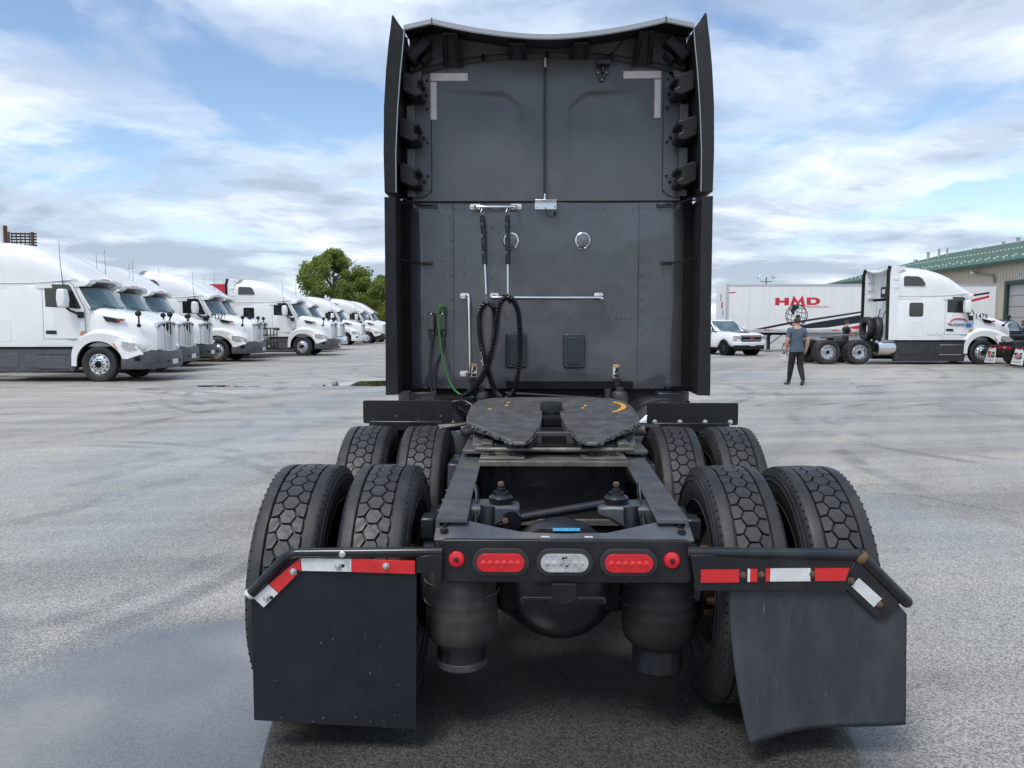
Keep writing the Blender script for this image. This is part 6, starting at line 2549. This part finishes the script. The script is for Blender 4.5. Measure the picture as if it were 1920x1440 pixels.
# ================================================================== people
M_SKIN = pm('skin', (.48, .27, .19), .55, var=.08, vscale=8)
M_SHIRT = pm('slate_shirt', (.075, .10, .135), .85, var=.15, vscale=6, bump=(14, .5, .02))
M_TEEB = pm('black_shirt', (.012, .012, .014), .85, bump=(14, .4, .02))
M_TROUS = pm('black_trousers', (.012, .012, .013), .8, bump=(10, .5, .02))
M_SHOE = pm('grey_shoe', (.22, .22, .22), .7)
M_SOLE = pm('shoe_sole', (.05, .05, .05), .7)
M_HAIR = pm('brown_hair', (.045, .028, .02), .7, bump=(60, .6, .01))


def person(root, J, shirt, facing=1.0):
    """J: joint positions; one continuous skinned figure, clothed by the bone each face lies on"""
    R_ = dict(pelvis=(.180, .135), waist=(.172, .125), chest=(.205, .135), upchest=(.185, .115), neck=(.066, .066), skull=(.080, .088), crown=(.072, .085),
              sh=(.088, .088), elb=(.060, .058), wri=(.038, .040), palm=(.026, .042), hip=(.120, .125), knee=(.086, .086), calf=(.080, .082), ank=(.052, .052), ball=(.046, .050), toe=(.036, .045))
    bones = [('pelvis', 'waist', 's'), ('waist', 'chest', 's'), ('chest', 'upchest', 's'), ('upchest', 'neck', 'k'), ('neck', 'skull', 'k'), ('skull', 'crown', 'k')]
    names = ['pelvis', 'waist', 'chest', 'upchest', 'neck', 'skull', 'crown']
    for s in 'LR':
        names += [k + s for k in ('sh', 'elb', 'wri', 'palm', 'hip', 'knee', 'calf', 'ank', 'ball', 'toe')]
        bones += [('upchest', 'sh' + s, 's'), ('sh' + s, 'elb' + s, 'u'), ('elb' + s, 'wri' + s, 'k'), ('wri' + s, 'palm' + s, 'k'), ('pelvis', 'hip' + s, 't'), ('hip' + s, 'knee' + s, 't'), ('knee' + s, 'calf' + s, 't'), ('calf' + s, 'ank' + s, 't'), ('ank' + s, 'ball' + s, 'f'), ('ball' + s, 'toe' + s, 'f')]
    bm = bmesh.new()
    lay = bm.verts.layers.skin.verify()
    vs_ = {}
    for n_ in names:
        v = bm.verts.new(J[n_])
        base = n_ if n_ in R_ else n_[:-1]
        v[lay].radius = R_[base]
        if n_ == 'pelvis':
            v[lay].use_root = True
        vs_[n_] = v
    for a, b_, k in bones:
        bm.edges.new((vs_[a], vs_[b_]))
    # five fingers rooted in each palm
    for s in 'LR':
        w, p_ = Vector(J['wri' + s]), Vector(J['palm' + s])
        d = (p_ - w).normalized()
        side = Vector((0, 1, 0))
        inward = Vector((1 if s == 'L' else -1, 0, 0))
        for fi, (o, L) in enumerate(((-.030, .075), (-.010, .086), (.010, .082), (.028, .064))):
            prev = vs_['palm' + s]
            for t in (.35, .7, 1.0):
                v = bm.verts.new(p_ + side * o * (1.0 if t > .3 else .6) + d * (L * t + .015) + inward * (.03 * t * t))
                v[lay].radius = (.0095, .0095)
                bm.edges.new((prev, v))
                prev = v
        prev = vs_['palm' + s]
        for t in (.5, 1.0):
            v = bm.verts.new(p_ + side * .045 * (.7 + .3 * t) + d * (.02 + .035 * t) + inward * .02)
            v[lay].radius = (.011, .011)
            bm.edges.new((prev, v))
            prev = v
    me = bpy.data.meshes.new('skeleton')
    bm.to_mesh(me)
    bm.free()
    tmp = bpy.data.objects.new('skeleton', me)
    COL.objects.link(tmp)
    sk = tmp.modifiers.new('skin', 'SKIN')
    sk.use_smooth_shade = True
    sb = tmp.modifiers.new('sub', 'SUBSURF')
    sb.levels = 2
    sb.render_levels = 2
    dg = bpy.context.evaluated_depsgraph_get()
    me2 = bpy.data.meshes.new_from_object(tmp.evaluated_get(dg))
    bpy.data.objects.remove(tmp)
    me2.name = 'body'
    me2.materials.clear()
    for m_ in (M_SKIN, shirt, M_TROUS, M_SHOE):
        me2.materials.append(m_)
    segs = [(Vector(J[a]), Vector(J[b_]), k) for a, b_, k in bones]
    for p_ in me2.polygons:
        c = p_.center
        best, bk, bt = 9, 'k', 0
        for a, b_, k in segs:
            d = b_ - a
            t = max(0, min(1, (c - a).dot(d) / d.length_squared))
            e = (c - a - d * t).length
            if e < best:
                best, bk, bt = e, k, t
        if bk == 'k' and c.z < J['upchest'][2] + .06 and (best > .075 or (abs(c.x) < .215 and c.y < .2 and c.z > .98)):
            bk = 's'
        mi = {'k': 0, 's': 1, 't': 2, 'f': 3}.get(bk, 0)
        if bk == 'u':
            mi = 1 if (bt < .72 or best > .085) else 0
        if bk == 's' and c.z < J['pelvis'][2] - .03:
            mi = 2
        if bk == 't' and c.z > J['pelvis'][2] - .02:
            mi = 1
        p_.material_index = mi
        p_.use_smooth = True
    body = bpy.data.objects.new('body', me2)
    COL.objects.link(body)
    body.parent = root
    # face, ears, hair
    sc_, cr = Vector(J['skull']), Vector(J['crown'])
    mid = (sc_ + cr) / 2
    fd = Vector((0, facing, 0))
    q = MB()
    for s in (-1, 1):
        q.sphere(tuple(mid + Vector((s * .080, -.005 * facing, -.02))), (.012, .020, .032), 8, 6)
    q.sphere(tuple(mid + fd * .098 + Vector((0, 0, -.03))), (.014, .02, .024), 8, 6)
    q.build('ear', M_SKIN, body, smooth=60)
    q = MB()
    for s in (-1, 1):
        q.sphere(tuple(mid + fd * .083 + Vector((s * .032, 0, -.005))), (.012, .008, .007), 8, 5)
    q.box(mid.x - .022, mid.x + .022, mid.y + fd.y * .080, mid.y + fd.y * .088, mid.z - .077, mid.z - .071)
    q.build('eye', M_VOID, body)
    q = MB()
    secs = []
    for i in range(9):
        th = PI * .70 * i / 8
        secs.append([(mid.x + .088 * max(math.sin(th), .02) * math.cos(2 * PI * k / 18), mid.y - .012 * facing + .098 * max(math.sin(th), .02) * math.sin(2 * PI * k / 18),
                      mid.z + .012 + .098 * math.cos(th) + (.045 if facing * math.sin(2 * PI * k / 18) > .3 and i > 4 else 0) * (i - 4) / 2.2) for k in range(18)])
    q.loft(secs, True, True, False)
    q.build('hair', M_HAIR, body, smooth=60)
    # hem of the shirt over the trousers
    pv = Vector(J['pelvis'])
    q = MB()
    ring = []
    for dz, k in ((-.075, 1.03), (-.03, 1.035), (.05, .99), (.12, .93)):
        ring.append([(pv.x + .190 * k * math.cos(2 * PI * i / 24), pv.y + .150 * k * math.sin(2 * PI * i / 24), pv.z + dz + .008 * math.sin(3 * 2 * PI * i / 24)) for i in range(24)])
    q.loft(ring, True, False, False)
    q.build('shirt_hem', shirt, body, smooth=60)
    q = MB()
    for s in 'LR':
        a, t = Vector(J['ank' + s]), Vector(J['toe' + s])
        bl = Vector(J['ball' + s])
        heel = a + (a - bl).normalized() * .06 + Vector((0, 0, -.055))
        q.tube([heel, (heel + bl) / 2 + Vector((0, 0, -.02)), bl + Vector((0, 0, -.035)), t + Vector((0, 0, -.022))], [.030, .036, .042, .030], 8)
    q.build('shoe_sole', M_SOLE, body, smooth=60)
    return body


J1 = dict(pelvis=(0, 0, .97), waist=(0, .015, 1.12), chest=(0, .03, 1.32), upchest=(0, .03, 1.45), neck=(0, .035, 1.57), skull=(.004, .05, 1.665), crown=(.006, .055, 1.755),
          shL=(-.20, .03, 1.455), elbL=(-.275, -.01, 1.19), wriL=(-.255, .07, .955), palmL=(-.245, .09, .89), shR=(.20, .03, 1.455), elbR=(.29, -.03, 1.205), wriR=(.275, .04, .955), palmR=(.265, .055, .89),
          hipL=(-.095, 0, .92), kneeL=(-.105, .10, .52), calfL=(-.115, .12, .36), ankL=(-.125, .17, .10), ballL=(-.15, .26, .05), toeL=(-.17, .34, .04),
          hipR=(.095, 0, .92), kneeR=(.105, .0, .51), calfR=(.11, -.08, .36), ankR=(.115, -.20, .14), ballR=(.12, -.11, .07), toeR=(.125, -.04, .045))
pn = empty('person', (7.12, 20.9, 0), RAD(4), 'person in slate grey t-shirt and black trousers walking away across the yard', 'person')
person(pn, J1, M_SHIRT)
pn.scale = (1.0, 1.0, 1.0)
J2 = {k: list(v) for k, v in J1.items()}
for s, sg_ in (('L', -1), ('R', 1)):
    J2['hip' + s] = (sg_ * .10, 0, .92)
    J2['knee' + s] = (sg_ * .12, .02, .51)
    J2['calf' + s] = (sg_ * .125, .0, .36)
    J2['ank' + s] = (sg_ * .13, -.02, .10)
    J2['ball' + s] = (sg_ * .14, .08, .05)
    J2['toe' + s] = (sg_ * .145, .16, .04)
J2['elbR'] = (.22, .16, 1.24)
J2['wriR'] = (.16, .38, 1.30)
J2['palmR'] = (.14, .45, 1.33)
J2['elbL'] = (-.24, .12, 1.22)
J2['wriL'] = (-.16, .36, 1.15)
J2['palmL'] = (-.13, .43, 1.16)
pn2 = empty('person', (14.05, 34.75, 0), RAD(-90), 'person in black t-shirt reaching towards hoses behind the white cab', 'person')
person(pn2, J2, M_TEEB)

# ================================================================== trees
M_LEAF = [pm('leaf_%d' % i, c, .55, var=.25, vscale=1.2) for i, c in enumerate(((.16, .20, .045), (.11, .15, .035), (.21, .24, .06)))]
for m_ in M_LEAF:
    # thin leaves let part of the light through
    nt_ = m_.node_tree
    pr = nt_.nodes['Principled BSDF']
    tl_ = nt_.nodes.new('ShaderNodeBsdfTranslucent')
    tl_.inputs[0].default_value = (.30, .37, .08, 1)
    mxs = nt_.nodes.new('ShaderNodeMixShader')
    mxs.inputs[0].default_value = .5
    nt_.links.new(pr.outputs[0], mxs.inputs[1])
    nt_.links.new(tl_.outputs[0], mxs.inputs[2])
    nt_.links.new(mxs.outputs[0], nt_.nodes['Material Output'].inputs[0])
M_BARK = pm('bark', (.10, .08, .06), .9, var=.3, vscale=4)


def tree(loc, H, W, seed, label, nleaf=9000, squash=1.0):
    rnd = random.Random(seed)
    root = empty('leafy_tree', loc, 0, label, 'tree', 'trees beyond the truck row')
    t = MB()
    tops = []
    t.tube([(0, 0, 0), (.1, .05, H * .2), (.0, .1, H * .45), (.1, 0, H * .8)], [.32, .26, .18, .05], 10)
    for k in range(16):
        a = rnd.uniform(0, 2 * PI)
        z0 = H * rnd.uniform(.18, .65)
        L = W * rnd.uniform(.5, 1.0) * (1.0 - .4 * (z0 / H))
        z1 = min(H * .95, z0 + H * rnd.uniform(.08, .3))
        end = Vector((L * math.cos(a), L * math.sin(a), z1))
        t.tube([(0, 0, z0), (end.x * .5, end.y * .5, (z0 + z1) / 2 + .3), end], [.12, .07, .02], 6)
        tops.append(end)
    t.build('trunk', M_BARK, root, smooth=50)
    clumps = []
    for k in range(90):
        a = rnd.uniform(0, 2 * PI)
        hz = rnd.random() ** .8
        z = H * (.20 + .76 * hz)
        prof = math.sin(PI * min(1, (.18 + .80 * hz)) ** 1.15) ** .75
        rad = W * prof * rnd.uniform(.35, 1.05)
        clumps.append((Vector((rad * math.cos(a), rad * math.sin(a) * squash, z)), rnd.uniform(.16, .30) * W * (1.15 - .5 * hz)))
    crown = [MB(), MB(), MB()]
    for k in range(nleaf):
        c, r_ = clumps[int(rnd.random() * len(clumps))]
        d = Vector((rnd.gauss(0, 1), rnd.gauss(0, 1), rnd.gauss(0, .8)))
        p_ = c + d.normalized() * r_ * (rnd.random() ** .45)
        s = rnd.uniform(.09, .19)
        nrm = Vector((rnd.gauss(0, 1), rnd.gauss(0, 1), rnd.gauss(.6, 1))).normalized()
        u = nrm.orthogonal().normalized()
        w = nrm.cross(u)
        mi = 0 if rnd.random() < .5 else (1 if rnd.random() < .5 else 2)
        crown[mi].add([p_ - u * s, p_ - w * s * .6, p_ + u * s, p_ + w * s * .6], [(0, 1, 2, 3)])
    full = MB()
    for i in range(3):
        full.m = i
        full.add(crown[i].v, crown[i].f)
    full.build('crown', M_LEAF, root, smooth=0, recalc=False)


tree((-22.6, 90, 0), 10.4, 4.4, 11, 'tall leafy tree rounded at the top behind the last trucks', 26000)
tree((-15.6, 88, 0), 7.4, 3.6, 5, 'lower spreading tree right beside the dark tractor cab', 20000)
tree((-19.2, 95, 0), 6.6, 3.2, 21, 'small tree filling the gap between the two taller ones', 15000)
